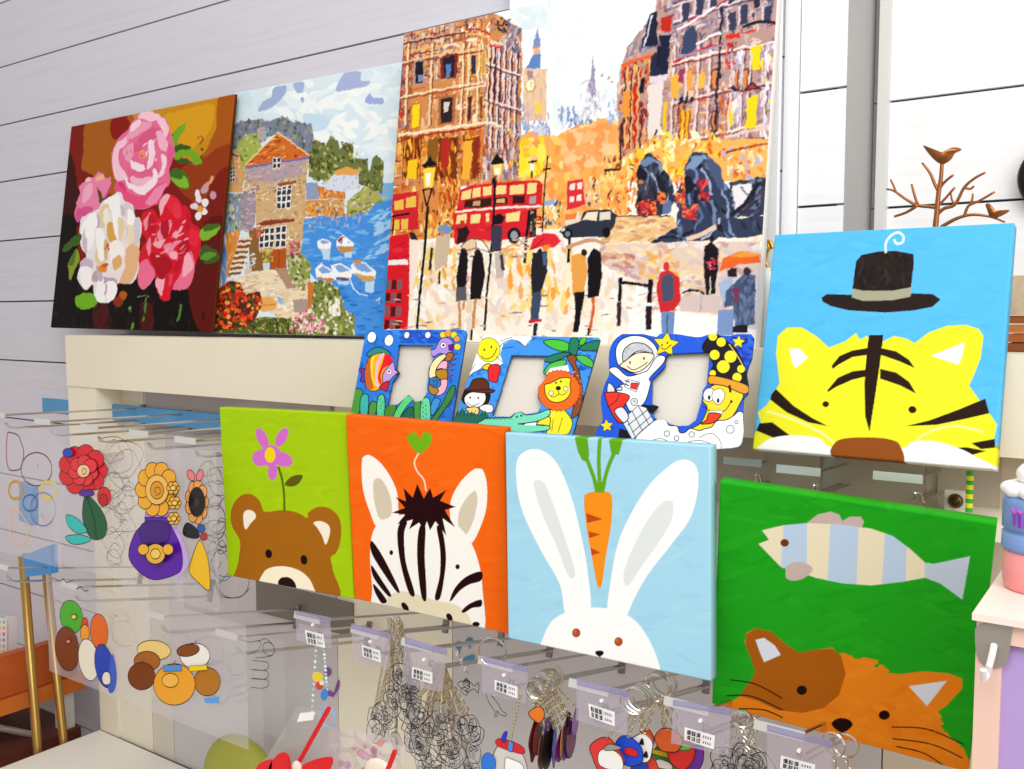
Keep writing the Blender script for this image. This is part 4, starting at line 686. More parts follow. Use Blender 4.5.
# ------------------------------------------------------------------ photo frames
def paint_fish():
    p = Paint(Q['fish'], 330, 300, '2b7be0').view(350, 325, 7.692); K = '101018'
    p.daubs('100 30 900 20 800 780 0 780', ['2b7be0','3a8cec','2068d0','1f5fc8'], 200, 90, 26, 60, 60); p.daubs('380 40 680 40 680 140 380 140', ['1c50c0','2058c8'], 30, 80, 24)
    for x, y, a, b in ((170,95,33,42),(300,118,33,43),(435,78,20,25),(595,77,21,25)): p.e(K, x, y, a+2, b+2, 15); p.e('ffffff', x, y, a-2, b-2, 15)
    def o(c, s, w=6.5, sm=1): pts = nums(s); p.g(c, pts, sm); p.l(K, pts, w, sm, True)
    o('2f8a8a', '130 230 160 190 220 170 280 190 310 230 230 220 160 240'); o('7a2fa8', '70 330 115 340 120 430 80 425 92 380'); o('f0b01e', '118 330 150 250 220 215 290 225 325 275 340 330 300 420 240 480 180 505 130 480 115 400')
    p.g('c8641e', '120 330 150 260 190 230 170 330 180 480 130 470', 1); p.g('f4d83a', '160 270 190 235 175 340 190 470 165 400', 1); p.g('f4b8cc', '200 300 240 225 265 220 225 300 210 400 225 470 195 450', 1); p.g('ee1c24', '245 300 270 225 300 230 330 280 260 330 235 390 245 450 225 440 215 390', 1)
    o('c99ae0', '248 400 265 350 330 280 345 330 370 362 330 395 300 430 262 450'); p.l(K, '340 335 372 362 345 378', 5); o('c8203a', '225 475 260 440 300 430 280 500 240 490'); p.e(K, 300, 356, 21); p.e('ffffff', 300, 356, 18); p.e(K, 299, 354, 9)
    for x, y, c, r in ((712,75,'f4d83a',24),(752,62,'e8a04a',26),(795,75,'f4d83a',24),(818,105,'e8a04a',22),(822,165,'f4d83a',24)): p.e(K, x, y, r+4); p.e(c, x, y, r)
    o('b493e6', '620 190 650 180 690 110 740 95 785 125 790 190 740 225 690 215 640 240 625 225'); p.g('5a2090', '750 150 790 140 795 200 755 195'); p.e(K, 713, 154, 24); p.e('ffffff', 713, 154, 20); p.e(K, 715, 154, 10)
    for k in range(5): o('8a5a8a', f'{770-k*6} {215+k*40} {825-k*8} {215+k*42} {770-k*8} {245+k*40}', 4, 0)
    o('a86a28', '730 250 750 210 790 215 780 260 740 275'); o('f8e8a8', '605 380 615 310 660 250 720 220 735 240 690 290 660 340 655 400 620 410'); o('f2b4cc', '665 335 700 280 745 275 740 335 700 330'); o('b5852a', '665 345 740 340 745 410 700 418 660 385'); o('f2b4cc', '690 425 745 415 745 470 720 520 670 540 650 500')
    o('b5852a', '605 460 640 455 680 500 650 535 610 510'); o('3a78c0', '610 420 650 395 690 420 695 460 660 480 620 460'); p.l(K, '650 440 640 425 660 420 672 440 655 462 630 450', 5, 1)
    for c, s in (('4a9a3a','0 650 20 540 50 485 95 500 90 560 60 690'),('3ab8b0','75 660 85 545 140 540 130 700 95 700'),('4a9a3a','140 650 165 585 205 600 190 690 150 690'),('58d09a','205 690 215 550 262 545 260 700'),('4a8a3a','260 690 280 620 350 605 340 700 280 710'),('58d884','330 710 370 620 440 540 485 565 430 630 370 720'),('1f6a50','395 715 440 640 480 630 500 720'),('4a9a3a','490 650 495 590 540 585 545 730 500 740'),('68dca8','545 740 550 580 610 570 615 750'),('3a9ae0','620 620 650 560 695 580 650 680 625 690'),('3f8a44','630 720 700 620 770 480 810 470 790 560 720 660 650 760')): o(c, s)
    for k in range(9): p.e(K, 560+(k*23) % 45, 600+k*17, 5)
    for k in range(6): p.e(K, 228+(k*19) % 26, 570+k*22, 4)
    return p.out()
def paint_lion():
    p = Paint(Q['lion'], 340, 300, '3f93e8').view(450, 330, 6.4); K = '101018'
    p.daubs('200 30 960 30 800 680 0 650', ['3f93e8','4aa0f0','3384dc','2f78d4'], 160, 80, 22, 50, 60); p.daubs('760 180 960 60 900 300 800 340', ['1f6ad0','2a7ae0','1558b8'], 40, 60, 22)
    def o(c, s, w=6, sm=1): pts = nums(s); p.g(c, pts, sm); p.l(K, pts, w, sm, True)
    p.g('fdfdfb', '150 20 500 20 520 60 480 105 440 75 390 65 340 90 320 160 340 210 260 250 200 240 110 300 90 330 130 220'); p.l(K, '320 110 340 85 390 65 440 75 478 105 500 75 540 50', 4.5, 1); p.l(K, '120 300 160 265 230 250', 4, 1)
    p.e(K, 250, 128, 73, 77); p.e('f4e71e', 250, 128, 69, 73); p.e(K, 222, 128, 5, 8); p.e(K, 266, 110, 5, 8); p.l(K, '200 165 230 185 270 170 296 130 298 115', 5, 1); p.l(K, '330 120 405 108', 4); p.l(K, '295 170 345 210', 4); p.l(K, '320 75 395 48', 4); p.l(K, '165 215 130 270', 4)
    o('f4d01e', '205 240 235 215 265 222 245 255'); o('e8232c', '245 245 265 222 305 218 322 245 310 285 295 330 250 318 245 280')
    o('16120f', '75 420 100 380 240 395 250 440 220 470 100 470'); o('fbf6f0', '92 430 130 395 210 390 228 430 205 475 150 495 105 475'); o('5a2a18', '88 385 125 360 150 315 210 305 245 330 250 370 285 382 250 400 130 390'); p.l('2a1008', '100 385 250 375', 6)
    p.e(K, 128, 428, 6, 7); p.e(K, 180, 430, 6, 7); p.l(K, '108 458 140 480 185 465', 4.5, 1); o('f4d87a', '100 500 125 490 175 490 180 530 140 540'); o('fdfdfb', '185 490 230 470 270 480 265 520 215 520')
    p.g('1e6a58', '10 510 60 520 80 490 100 530 140 520 180 540 220 510 240 540 250 570 150 600 0 600')
    for x in range(20, 240, 22): p.l(K, [(x, 545), (x+10, 505)], 3.5)
    o('4ac23a', '595 70 660 60 740 75 765 110 750 130 690 130 620 100'); o('1f7a5a', '590 190 640 160 720 140 765 150 700 185 640 205'); o('4fbf4a', '595 280 620 225 680 195 740 190 720 230 650 245'); o('1f7a5a', '755 130 765 60 800 45 820 80 810 140 790 160'); o('4ac23a', '820 90 835 50 870 50 850 90'); o('1f7a5a', '820 120 870 80 950 65 945 120 880 130'); o('4fbf4a', '800 165 860 160 915 200 905 235 840 210')
    o('8a4a24', '745 175 775 155 805 170 800 210 820 250 850 400 830 520 780 560 800 420 790 260'); p.daubs('780 260 830 260 850 400 820 500 790 480', ['c8642a','e08a3a'], 20, 34, 12)
    mane = []
    for k in range(64):
        a = 2*math.pi*k/64; r = 1.0 if k % 2 else .93; mane.append((695+142*r*math.cos(a), 385+135*r*math.sin(a)))
    p.g('f8f0e8', '600 290 640 240 750 220 760 260'); 
    o('f6e52c', '620 640 640 510 700 490 750 530 785 590 770 650 740 672 620 665'); p.l(K, '720 560 690 660', 4); p.l(K, '660 570 650 650', 4); o('f6e52c', '550 610 590 560 640 560 620 640')
    p.g('f0681e', mane); p.l('8a2a08', mane, 4, 0, True); o('f6e52c', '602 370 605 345 640 335 700 305 745 300 770 310 765 345 770 395 740 440 690 460 640 450 610 415'); p.e(K, 690, 368, 17, 14); p.l(K, '690 380 692 405 660 425 635 412', 4.5, 1); p.l(K, '692 405 720 412 745 395', 4.5, 1)
    for x, y in ((643, 400), (738, 372)): p.e(K, x, y, 17); p.e('fbf2d0', x, y, 13)
    p.e(K, 675, 333, 6, 8); p.e(K, 707, 325, 6, 8)
    o('74dcb8', '170 600 210 570 240 560 380 555 410 530 450 520 480 540 560 530 630 505 632 545 560 580 470 595 440 600 620 610 625 640 500 655 380 645 250 620'); 
    for x in range(230, 380, 24): p.l(K, [(x, 570), (x+10, 552), (x+20, 568)], 3.5)
    p.e(K, 424, 552, 6, 8); p.e(K, 452, 545, 6, 8); p.l(K, '430 598 480 600 600 612', 4.5); p.g('ffffff', '480 598 550 590 545 610 470 606')
    return p.out()
def paint_space():
    p = Paint(Q['space'], 380, 320, '1f58d8').view(590, 325, 5.689); K = '14121c'
    p.daubs('100 30 960 30 900 720 20 700', ['1f58d8','2a66e4','184cc4','2260dc'], 200, 70, 20, 50, 60); p.daubs('780 60 960 60 930 320 860 300', ['1230a0','1a3cb4','0e2890'], 60, 50, 18)
    def o(c, s, w=6, sm=1): pts = nums(s); p.g(c, pts, sm); p.l(K, pts, w, sm, True)
    W = 'fdfdfd'
    o('16121a', '170 590 210 600 240 640 160 650', 3, 0); o('16121a', '285 452 385 460 360 505 320 490', 3, 0)
    o(W, '170 235 150 190 150 130 180 85 240 62 310 70 360 105 385 150 390 200 340 250 300 275 240 275'); o(W, '110 260 150 240 215 290 300 270 330 255 380 180 425 180 415 220 340 300 345 330 320 420 290 460 230 490 200 440 150 400 170 345 190 330'); 
    o('c4c6cc', '185 190 195 140 240 105 300 105 340 130 355 160 270 150 200 205'); p.daubs('190 190 200 140 240 108 300 108 340 132 350 158 260 150', ['9a9ca4','d8dade','b0b2ba'], 40, 20, 6); o('f8e7c4', '170 232 200 205 270 160 360 165 350 205 300 255 245 270 200 250')
    p.e(K, 228, 214, 5, 9); p.e(K, 307, 190, 5, 9); p.l(K, '212 235 250 255 310 225 325 210', 5, 1); o('f2f2f2', '215 310 285 325 262 382 195 350', 4, 0); o('e2302a', '235 328 278 330 262 368 228 358', 3, 0); p.l(K, '200 315 225 325', 7); p.l(K, '195 335 220 345', 7)
    o('d9dce4', '100 385 105 330 135 350 140 385'); o('d9dce4', '145 365 180 350 178 372'); p.e(K, 252, 437, 22, 23); p.e('d8dae0', 252, 437, 18, 19); p.l(K, '248 428 258 440', 4)
    o('dfe2e8', '190 560 205 520 275 455 320 470 362 545 300 610 240 650', 4, 0)
    for a, b in (('215 570 330 480','215 570'),('240 610 345 520',''),('205 525 260 640',''),('240 490 300 605',''),('275 460 340 575','')): p.l(K, a, 4.5)
    o('e83226', '85 400 90 385 150 382 225 405 190 470 185 555 150 540 110 470'); p.l(K, '100 470 150 430 165 395', 4, 1); o('dfe2e8', '140 490 160 470 190 470 220 520 195 555 165 530'); o('dfe2e8', '325 600 355 570 400 600 365 635', 4, 0); p.l(K, '345 595 375 605', 4)
    p.star('f4dc1e', 432, 112, 78, .12, .5, K, 4); p.e(K, 410, 115, 4, 8); p.e(K, 440, 102, 4, 8); p.l(K, '402 130 430 138 462 112', 5, 1); p.star('f4dc1e', 96, 572, 40, -.1, .48, K, 3); p.star('f4dc1e', 843, 97, 40, .1, .48, K, 3)
    o('f2d72a', '560 600 630 555 665 470 640 430 665 370 720 335 800 340 870 390 850 450 810 520 740 590 650 620'); o('14121a', '640 140 655 90 700 50 760 80 830 140 880 240 895 350 820 330 680 290 700 220')
    for x, y, r in ((697,66,24),(745,98,26),(708,170,28),(798,180,34),(757,237,36),(858,250,22),(835,298,26),(697,275,18)): p.e('f4e02a', x, y, r)
    p.l('e8d070', '790 110 840 180 880 255', 5, 1); o('e59a28', '672 298 700 288 800 310 895 345 895 385 860 388 760 345 680 335')
    o(W, '645 415 650 375 680 358 705 375 700 420 670 435', 4); o(W, '695 420 700 375 740 362 765 390 755 430 725 452', 4); p.e(K, 677, 412, 8, 14); p.e(K, 728, 430, 8, 14); p.l(K, '690 340 700 335', 9); p.l(K, '792 345 798 380', 14); p.l(K, '640 460 690 490 760 490 800 440', 5, 1); o('fdf6ee', '670 490 750 485 740 508 680 500', 3); o('e2401e', '680 500 745 510 700 555 630 562 660 540'); p.e(K, 803, 435, 8)
    o(W, '345 560 380 538 430 540 450 570 495 575 510 610 540 610 570 588 620 600 650 590 690 580 720 545 770 540 810 520 850 490 880 520 875 600 870 700 560 760 300 680 260 640'); 
    for x, y, r in ((437,617,18),(492,643,16),(578,622,18),(797,593,25),(832,552,11)): p.e(K, x, y, r); p.e('e6e8ec', x, y, r-4)
    p.l(K, '340 660 400 645 460 668', 4, 1); p.l(K, '540 670 620 655 700 680', 4, 1); p.l(K, '620 640 690 615 740 660 745 700', 4, 1)
    return p.out()
def outline_mask(key, nx, ny, view, outer, holes):
    p = Paint(Q[key], nx, ny, '000000').view(*view)
    p.g('ffffff', outer[0], outer[1])
    for h in holes: p.g('000000', h)
    return p.out()[..., 0] > .5
# ================================================================== ROOM
YL, YR = 1.0, 1.10          # the two wall faces
def struct(mb, name, m=None):
    o = mb.build(name, m); o['kind'] = 'structure'; return o
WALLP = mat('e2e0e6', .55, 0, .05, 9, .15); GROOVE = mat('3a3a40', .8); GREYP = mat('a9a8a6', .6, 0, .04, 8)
def plank_mat(hexc):
    m = bpy.data.materials.new('whitewashed_planks'); m.use_nodes = True; nt = m.node_tree; b = nt.nodes['Principled BSDF']
    tc = nt.nodes.new('ShaderNodeTexCoord'); mp = nt.nodes.new('ShaderNodeMapping'); mp.inputs['Scale'].default_value = (2.2, 2.2, 60)
    n = nt.nodes.new('ShaderNodeTexNoise'); n.inputs['Scale'].default_value = 2.0; n.inputs['Detail'].default_value = 6; n.inputs['Roughness'].default_value = .65
    r = nt.nodes.new('ShaderNodeValToRGB'); c = lin(hexc); r.color_ramp.elements[0].position = .3; r.color_ramp.elements[1].position = .52
    r.color_ramp.elements[0].color = (*[x*.93 for x in c], 1); r.color_ramp.elements[1].color = (*c, 1)
    nt.links.new(tc.outputs['Object'], mp.inputs['Vector']); nt.links.new(mp.outputs['Vector'], n.inputs['Vector']); nt.links.new(n.outputs['Fac'], r.inputs['Fac']); nt.links.new(r.outputs['Color'], b.inputs['Base Color'])
    b.inputs['Roughness'].default_value = .6; b.inputs['Specular IOR Level'].default_value = .2; return m
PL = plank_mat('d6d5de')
def plank_wall(name, x0, x1, Y, zs, m, z0=0.0, z1=2.9, g=.0028):
    mb = MB(); e = [z0]+sorted(zs)+[z1]
    for a, b in zip(e, e[1:]): mb.box((x0, Y, a+g/2), (x1, Y+.02, b-g/2), m)
    mb.box((x0+.001, Y+.006, z0), (x1-.012, Y+.019, z1), GROOVE)
    return struct(mb, name)
k0 = (1.0/.573)
zl = [1.45+k0*(317-y)/845*1.0 for y in (130, 184.5, 242, 302)]
zl = [2.054*1+.02, 1.95, zl[0], zl[1], zl[2], zl[3], zl[3]-.12, zl[3]-.24, zl[3]-.36, zl[3]-.48, zl[3]-.6, zl[3]-.72, zl[3]-.84, zl[3]-.96, 2.19, 2.30, 2.42, 2.54, 2.66, 2.78]
xa = at(783, 150, YL)[0]; xb = at(799, 150, YL)[0]; xc = at(845, 150, YL)[0]
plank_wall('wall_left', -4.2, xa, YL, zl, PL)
mb = MB().box((xa+.0005, YL-.002, 0), (xb-.0012, YL+.03, 2.9), mat('fbfbfb', .5)); struct(mb, 'trim_1')
zc_ = [at(821, 90, YL)[2], at(821, 205.5, YL)[2]]; d_ = zc_[0]-zc_[1]; zc2 = [zc_[1]+d_*i for i in range(-12, 11) if .05 < zc_[1]+d_*i < 2.85]
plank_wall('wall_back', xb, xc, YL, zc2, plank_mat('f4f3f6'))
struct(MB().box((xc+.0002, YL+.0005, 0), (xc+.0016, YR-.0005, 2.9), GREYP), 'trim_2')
xd = at(880, 110, YR)[0]; xe = at(890, 110, YR)[0]
zr = [at(888, 102, YR)[2], at(882, 208, YR)[2]]; d_ = zr[0]-zr[1]; zr2 = [zr[1]+d_*i for i in range(-12, 11) if .05 < zr[1]+d_*i < 2.85]
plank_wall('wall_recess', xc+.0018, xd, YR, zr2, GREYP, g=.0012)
mb = MB().box((xd, YR-.012, 0), (xe, YR+.03, 2.9), mat('d9d9d5', .5)); struct(mb, 'trim_3')
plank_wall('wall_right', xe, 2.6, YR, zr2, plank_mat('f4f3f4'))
struct(MB().box((-4.2, -3.0, -.05), (2.6, YR+.02, 0), mat('9a7f6c', .5, 0, .15, 5)), 'floor')

# white board behind the street picture
xw0 = at(513, 8, .985)[0]; xw1 = at(783, 100, .985)[0]; zw0 = 1.4215
t = MB().box((xw0, .978, 1.4205), (xw1-.002, .986, 2.05), mat('f3f5f6', .4)).build('backing_board')
tag(recenter(t), 'tall blank white board standing behind the large street picture', 'board')

# ------------------------------------------------------------------ cream display unit under the pictures
CREAM = mat('efe6cf', .45, 0, .03, 6); CREAM2 = mat('f2ead6', .5); LAV = mat('cdc8c9', .4, 0, .02, 4); TANSHADE = mat('b9ae9f', .5, 0, .05, 6); GREYL = mat('c6c1c0', .4)
ZL = at(467, 342.2, .885)[2]-.0012; YF = .885
xl = at(65, 333, YF)[0]; xr = .33
zb = at(200, 396, YF)[2]
unit = thing('display_unit', 'cream gondola display unit with a deep top ledge and grey panels below', 'display unit', ((xl+xr)/2, .93, 0))
MB().box((xl, YF, zb), (xr, YL-.002, ZL), CREAM).build('top_ledge', parent=unit)
YP = .935
def panel(name, px0, px1, py0, py1, m, dz=0.0, Y=YP, par=None, lab=None):
    a = at(px0, py0, Y); b = at(px1, py1, Y)
    return MB().box((a[0], Y, min(a[2], b[2])), (b[0]-.001, Y+.02, zb-.001), m).build(name, parent=par or unit, label=lab)
zt = at(97, 731, .925)[2]-.0015
def vpanel(px0, px1, m, lab=None, Y=YP, row=650):
    a = at(px0, row, Y); b = at(px1, row, Y)
    return MB().box((a[0], Y, zt), (b[0]-.0015, Y+.02, zb-.0005), m).build('back_panel', parent=unit, label=lab)
xe0 = at(66, 360, YF)[0]
MB().box((xl, YF+.002, 1.22), (at(96, 390, YF+.002)[0], YP+.03, zb-.0005), CREAM).build('end_panel', parent=unit)
MB().box((at(91, 690, YF+.03)[0], .932, zt+.002), (at(108, 690, YF+.03)[0], YP+.03, 1.2195), CREAM).build('end_panel', parent=unit)
vpanel(98, 151, CREAM2); vpanel(151, 172, mat('d9d2c2', .5)); vpanel(172, 338, LAV, 'pale grey back panel'); vpanel(338, 453, CREAM2, 'cream back panel'); vpanel(453, 886, LAV, 'grey back panel'); vpanel(886, 1080, mat('d8cdb8', .5), 'beige back panel')
# shade on the back panel just under the ledge, painted as brown-grey strips
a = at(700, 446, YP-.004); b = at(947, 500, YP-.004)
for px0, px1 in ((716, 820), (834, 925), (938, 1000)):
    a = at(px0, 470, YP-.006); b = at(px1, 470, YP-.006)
    MB().box((a[0], YP-.006, at(860, 517, YP)[2]), (b[0], YP-.0002, zb-.001), TANSHADE).build('shade_strip', parent=unit)
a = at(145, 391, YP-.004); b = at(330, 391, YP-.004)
MB().box((a[0], YP-.004, at(230, 440, YP)[2]), (b[0], YP-.0002, zb-.001), mat('bdb4b0', .5)).build('shade_strip', parent=unit)  # shadow below the ledge, put into the darker colour of this strip
# dark recess seen under the bear picture, its darkness painted as a flat strip
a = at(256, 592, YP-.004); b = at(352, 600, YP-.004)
MB().box((a[0], YP-.004, at(300, 622, YP)[2]), (b[0], YP-.0002, at(300, 590, YP)[2]), mat('7d766e', .5)).build('bar', parent=unit, label='dark grey horizontal strip painted for a recess')
s0 = at(935, 517, .86); s1 = at(1012, 523, .86)
MB().box((s0[0], .845, s0[2]-.012), (s1[0], YP-.0002, s0[2]), CREAM2).build('small_shelf', parent=unit)
# blue strip behind the left hooks
a = at(42, 398, .915); b = at(232, 424, .915); zz = at(42, 398, .915)[2]
t = MB().box((a[0], .915, at(60, 414, .915)[2]), (b[0], .921, zz), mat('4f93c4', .45, 0, .15, 14)).build('blue_strip')
tag(recenter(t), 'long blue strip lying behind the row of upper left hooks', 'strip')
# counter
zc1 = at(97, 731, .925)[2]; xk = at(97, 731, .925)[0]
cnt = thing('white_counter', 'white counter top below the hanging plastic sheets, lower left', 'counter', (xk+.9, .5, 0))
MB().box((xk, .12, zc1-.03), (-.22, .93, zc1), mat('f1efe6', .35)).build('worktop', parent=cnt)
MB().box((xk+.02, .16, 0), (-.24, .925, zc1-.03), mat('e6e2d6', .5)).build('carcass', parent=cnt)
# olive cushion on the counter
c = at(240, 768, .86); mb = MB(); mb.ball((c[0], .86, zc1+.07), .07, mat('a9a848', .7, 0, .1, 18), 28, 18, (1.05, .45, 1))
o = mb.build('olive_cushion', smooth=True); tag(recenter(o), 'round olive green cushion standing on the white counter', 'cushion')
# ================================================================== CANVASES
def hang(name, key, col, label, cat, w=None, h=None, Yb=None, depth=.013, side=None, group=None, free=(1,1,1), xx=None):
    x = pose(Q[key], w, h, Yb, free) if xx is None else xx
    ext = grid_board(name, col, x[6], x[7], depth, side=side); set_pose(ext, x); tag(ext, label, cat, group); return ext, x
GA = 'animal canvases standing on the hooks'
_, XB = hang('canvas_picture', 'bear', paint_bear(), 'small lime green canvas of a brown bear with a pink flower', 'painting', w=.2, group=GA)
hang('canvas_picture', 'zebra', paint_zebra(), 'small orange canvas of a zebra under a green heart', 'painting', w=.2, group=GA)
hang('canvas_picture', 'rabbit', paint_rabbit(), 'small pale blue canvas of a white rabbit under a carrot', 'painting', w=.2, group=GA)
hang('canvas_picture', 'cat', paint_cat(), 'small green canvas of an orange cat under a striped fish', 'painting', w=.2, group=GA)
hang('canvas_picture', 'tiger', paint_tiger(), 'small sky blue canvas of a yellow tiger under a black hat', 'painting', w=.2, group=GA, depth=.016)
GP = 'large pictures along the ledge'
hang('canvas_picture', 'flower', paint_flower(), 'dark red canvas of pink, white and red roses, leftmost on the ledge', 'painting', Yb=.93, depth=.006, side='5a3418', group=GP)
hang('canvas_picture', 'harbour', paint_harbour(), 'canvas of a stone house by a blue harbour with rowing boats', 'painting', Yb=.938, depth=.006, side='c9d4d8', group=GP)
hang('canvas_picture', 'london', paint_london(), 'largest canvas, a rainy city street with red buses and umbrellas', 'painting', w=.5, h=.4, depth=.014, side='f2f0ea', group=GP)

# ================================================================== PHOTO FRAMES
def frame(key, col, mask, label, Yb, opening, view, h=None):
    x = pose(Q[key], None, None, Yb)
    R = rot(*x[3:6]); o = np.array(x[:3])
    root = thing('photo_frame', label, 'photo frame', o, 'painted photo frames in front of the pictures')
    b = grid_board('frame_board', col, x[6], x[7], .004, mask=mask, side='1c2a5a', matx=attr_mat(.3, .05, 400, .15)); b.parent = root
    b.matrix_basis = Matrix([[*R[0], 0], [*R[1], 0], [*R[2], 0], [0, 0, 0, 1]])
    # opening rectangle (fractions of the board) -> pale insert and pane behind it
    X, N, Z = R[:,0]*x[6], R[:,1], R[:,2]*x[7]; u0, u1, v0, v1 = opening
    def q(d): return [o+X*u+Z*v+N*d for u, v in ((u0,v0),(u1,v0),(u1,v1),(u0,v1))]
    MB().quadbox(q(.0075), N*.0015, mat('e2dccf', .35)).build('insert_card', parent=root)
    MB().quadbox(q(.0050), N*.001, clear_mat('ffffff', .05, .1, 'frame_pane')).build('pane', parent=root)
    st = MB(); a = o+X*.5+Z*.75+N*.0095; f = o+X*.5+N*(.055); st.tube([a, f], .003, mat('c9c2b4', .5), 6); st.build('stand', parent=root)
    return x
mk = outline_mask('fish', 330, 300, (350,325,7.692), ('123 60 130 45 145 40 860 32 880 40 888 60 886 90 782 770 -20 730 0 690', 0), ['372 152 632 157 616 190 625 240 642 250 600 330 598 400 590 470 592 510 552 578 490 585 447 532 370 602 345 608 285 605 318 440 374 362 350 330'])
frame('fish', paint_fish(), mk, 'blue photo frame painted with a striped fish and a seahorse', .79, (.1, .75, .12, .9), None)
mk = outline_mask('lion', 340, 300, (450,330,6.4), ('208 50 218 40 240 36 930 38 950 46 956 62 952 90 800 650 780 700 -20 670 -10 600 190 80', 0), ['388 160 622 162 598 186 590 270 618 290 560 360 555 430 580 480 556 522 480 534 450 516 410 526 378 550 262 545 300 440 340 310'])
frame('lion', paint_lion(), mk, 'photo frame painted with a lion, a crocodile and a smiling sun', .775, (.1, .85, .12, .88), None)
mk = outline_mask('space', 380, 320, (590,325,5.689), ('106 190 118 120 150 75 200 45 260 40 320 55 380 65 404 38 440 50 500 52 560 62 620 68 680 50 700 38 740 58 800 60 860 40 912 50 942 100 935 150 905 220 890 280 900 340 896 390 872 420 868 520 872 600 855 680 810 698 740 704 250 740 50 740 28 660 40 590 70 540 62 450 65 400 85 330 108 280', 1), ['442 165 678 155 662 340 640 370 630 440 600 540 560 570 500 572 450 560 430 540 380 538 352 500 388 460 348 445 352 310 422 240 432 182'])
frame('space', paint_space(), mk, 'wavy blue photo frame painted with an astronaut and a moon', .77, (.1, .88, .08, .9), None)
# ================================================================== HOOKS
NY = np.array([0, -1.0, 0])
def make_hook():
    root = thing('display_hook', 'x', 'hook', (0, 0, 0), 'wire hooks of the display unit')
    MB().box((-.0035, -.005, -.012), (.0035, .0, .022), mat('8d8b88', .3, .8)).build('back_clip', parent=root)
    MB().tube([(0, -.003, .016), (0, -.23, .016)], .0015, CHROME, 8).build('arm', parent=root)
    MB().box((-.036, -.2315, .012), (.004, -.2300, .0195), mat('e6e4e0', .3, .6)).build('tag_plate', parent=root)
    mb = MB(); pts = [(-.0035, -.003, -.004), (-.0035, -.215, -.004), (-.003, -.223, -.002), (-.002, -.227, .004), (.002, -.227, .004), (.003, -.223, -.002), (.0035, -.215, -.004), (.0035, -.003, -.004)]
    mb.tube(pts, .0014, CHROME, 8); mb.build('prong', parent=root); return root
HOOK0 = make_hook(); used = [False]
def hook(px, py, ang, label, Yt=.70):
    tip = at(px, py, Yt); a = math.radians(ang); o = HOOK0 if not used[0] else copy_tree(HOOK0); used[0] = True
    loc = np.array([0, -.23, .016]); r = np.array([loc[0], loc[1]*math.cos(a)-loc[2]*math.sin(a), loc[1]*math.sin(a)+loc[2]*math.cos(a)])
    o.location = Vector(tip-r); o.rotation_euler = (a, 0, 0); o['label'] = label
    if Yt > .72: o.scale = (1, (.922-Yt)/.23, 1)
    return o
for px, py, s in ((4,415,'leftmost upper chrome hook with a flat tag plate'),(49,422,'upper chrome hook above the clear sheet of the red flower'),(97,428,'upper chrome hook between the red flower and the golden flower sheets'),(147,434,'upper chrome hook above the golden flower sheet'),(194,441,'upper chrome hook right beside the lime bear canvas')): hook(px, py, -2, s)
for px, py, s in ((715,470,'upper chrome hook in the gap beside the rabbit canvas'),(789,474,'left of the two chrome hooks directly under the tiger canvas'),(897,482,'right of the two chrome hooks directly under the tiger canvas')): hook(px, py+(5 if px > 715 else 2), -3, s, .765 if px > 715 else .80)
for px, py, s in ((7,568,'leftmost lower chrome hook under the coloured ring sheet'),(76,587,'lower chrome hook over the painted pebbles sheet'),(163,617,'lower chrome hook over the brown fruit sheet'),(236,637,'lower chrome hook just left of the first zip bag'),(318,612,'chrome hook behind the zip bag below the bear canvas'),
    (377,627,'chrome hook behind the zip bag below the orange canvas'),(430,640,'chrome hook behind the zip bag beside the teal smile'),(510,659,'chrome hook behind the zip bag below the rabbit canvas'),(605,683,'chrome hook behind the zip bag beneath the rabbit\'s right ear'),(705,702,'chrome hook behind the zip bag between rabbit and cat canvases'),(800,727,'chrome hook behind the zip bag under the cat\'s nose')): hook(px, py+(8 if px > 300 else 0), -12, s)

# ================================================================== CLEAR SHEETS
class Flat:
    "flat coloured shapes on a wall-parallel plane, given in pixels of the photograph"
    def __init__(s, Y, ox=0, oy=0, sc=1): s.Y = Y; s.fill = MB(); s.line = MB(); s.n = 0; s.ox, s.oy, s.sc = ox, oy, sc
    def w(s, pts, d): return [at(x/s.sc+s.ox, y/s.sc+s.oy, s.Y-d) for x, y in pts]
    def g(s, c, pts, sm=1, line='15121a', lw=.001):
        p = nums(pts) if isinstance(pts, str) else pts
        if sm: p = smooth_pts(p, 5)
        s.n += 1; d = .0006+.00015*s.n; q = s.w(p, d)
        if c: s.fill.add(q, [tuple(range(len(q)))], mat(c, .3))
        if line: s.line.strip(s.w(p, d+.0001), lw, (0, -1, 0), mat(line, .4), True)
        return s
    def e(s, c, x, y, rx, ry=None, a=0, line='15121a', lw=.001):
        ry = ry or rx; a = math.radians(a); p = []
        for k in range(24):
            t = 2*math.pi*k/24; u, v = rx*math.cos(t), ry*math.sin(t); p.append((x+u*math.cos(a)-v*math.sin(a), y+u*math.sin(a)+v*math.cos(a)))
        return s.g(c, p, 0, line, lw)
    def l(s, c, pts, lw=.001, sm=1):
        p = nums(pts) if isinstance(pts, str) else pts
        if sm: p = smooth_pts(p, 5, False)
        s.n += 1; s.line.strip(s.w(p, .0007+.00015*s.n), lw, (0, -1, 0), mat(c, .4)); return s
    def build(s, parent, a='painted_design', b='outline'):
        if s.fill.f: s.fill.build(a, parent=parent)
        if s.line.f: s.line.build(b, parent=parent)
SHEET = clear_mat('f1edf3', .30, .05, 'clear_sheet_plastic'); SHEET2 = clear_mat('f1edf3', .10, .05, 'thin_sheet_plastic')
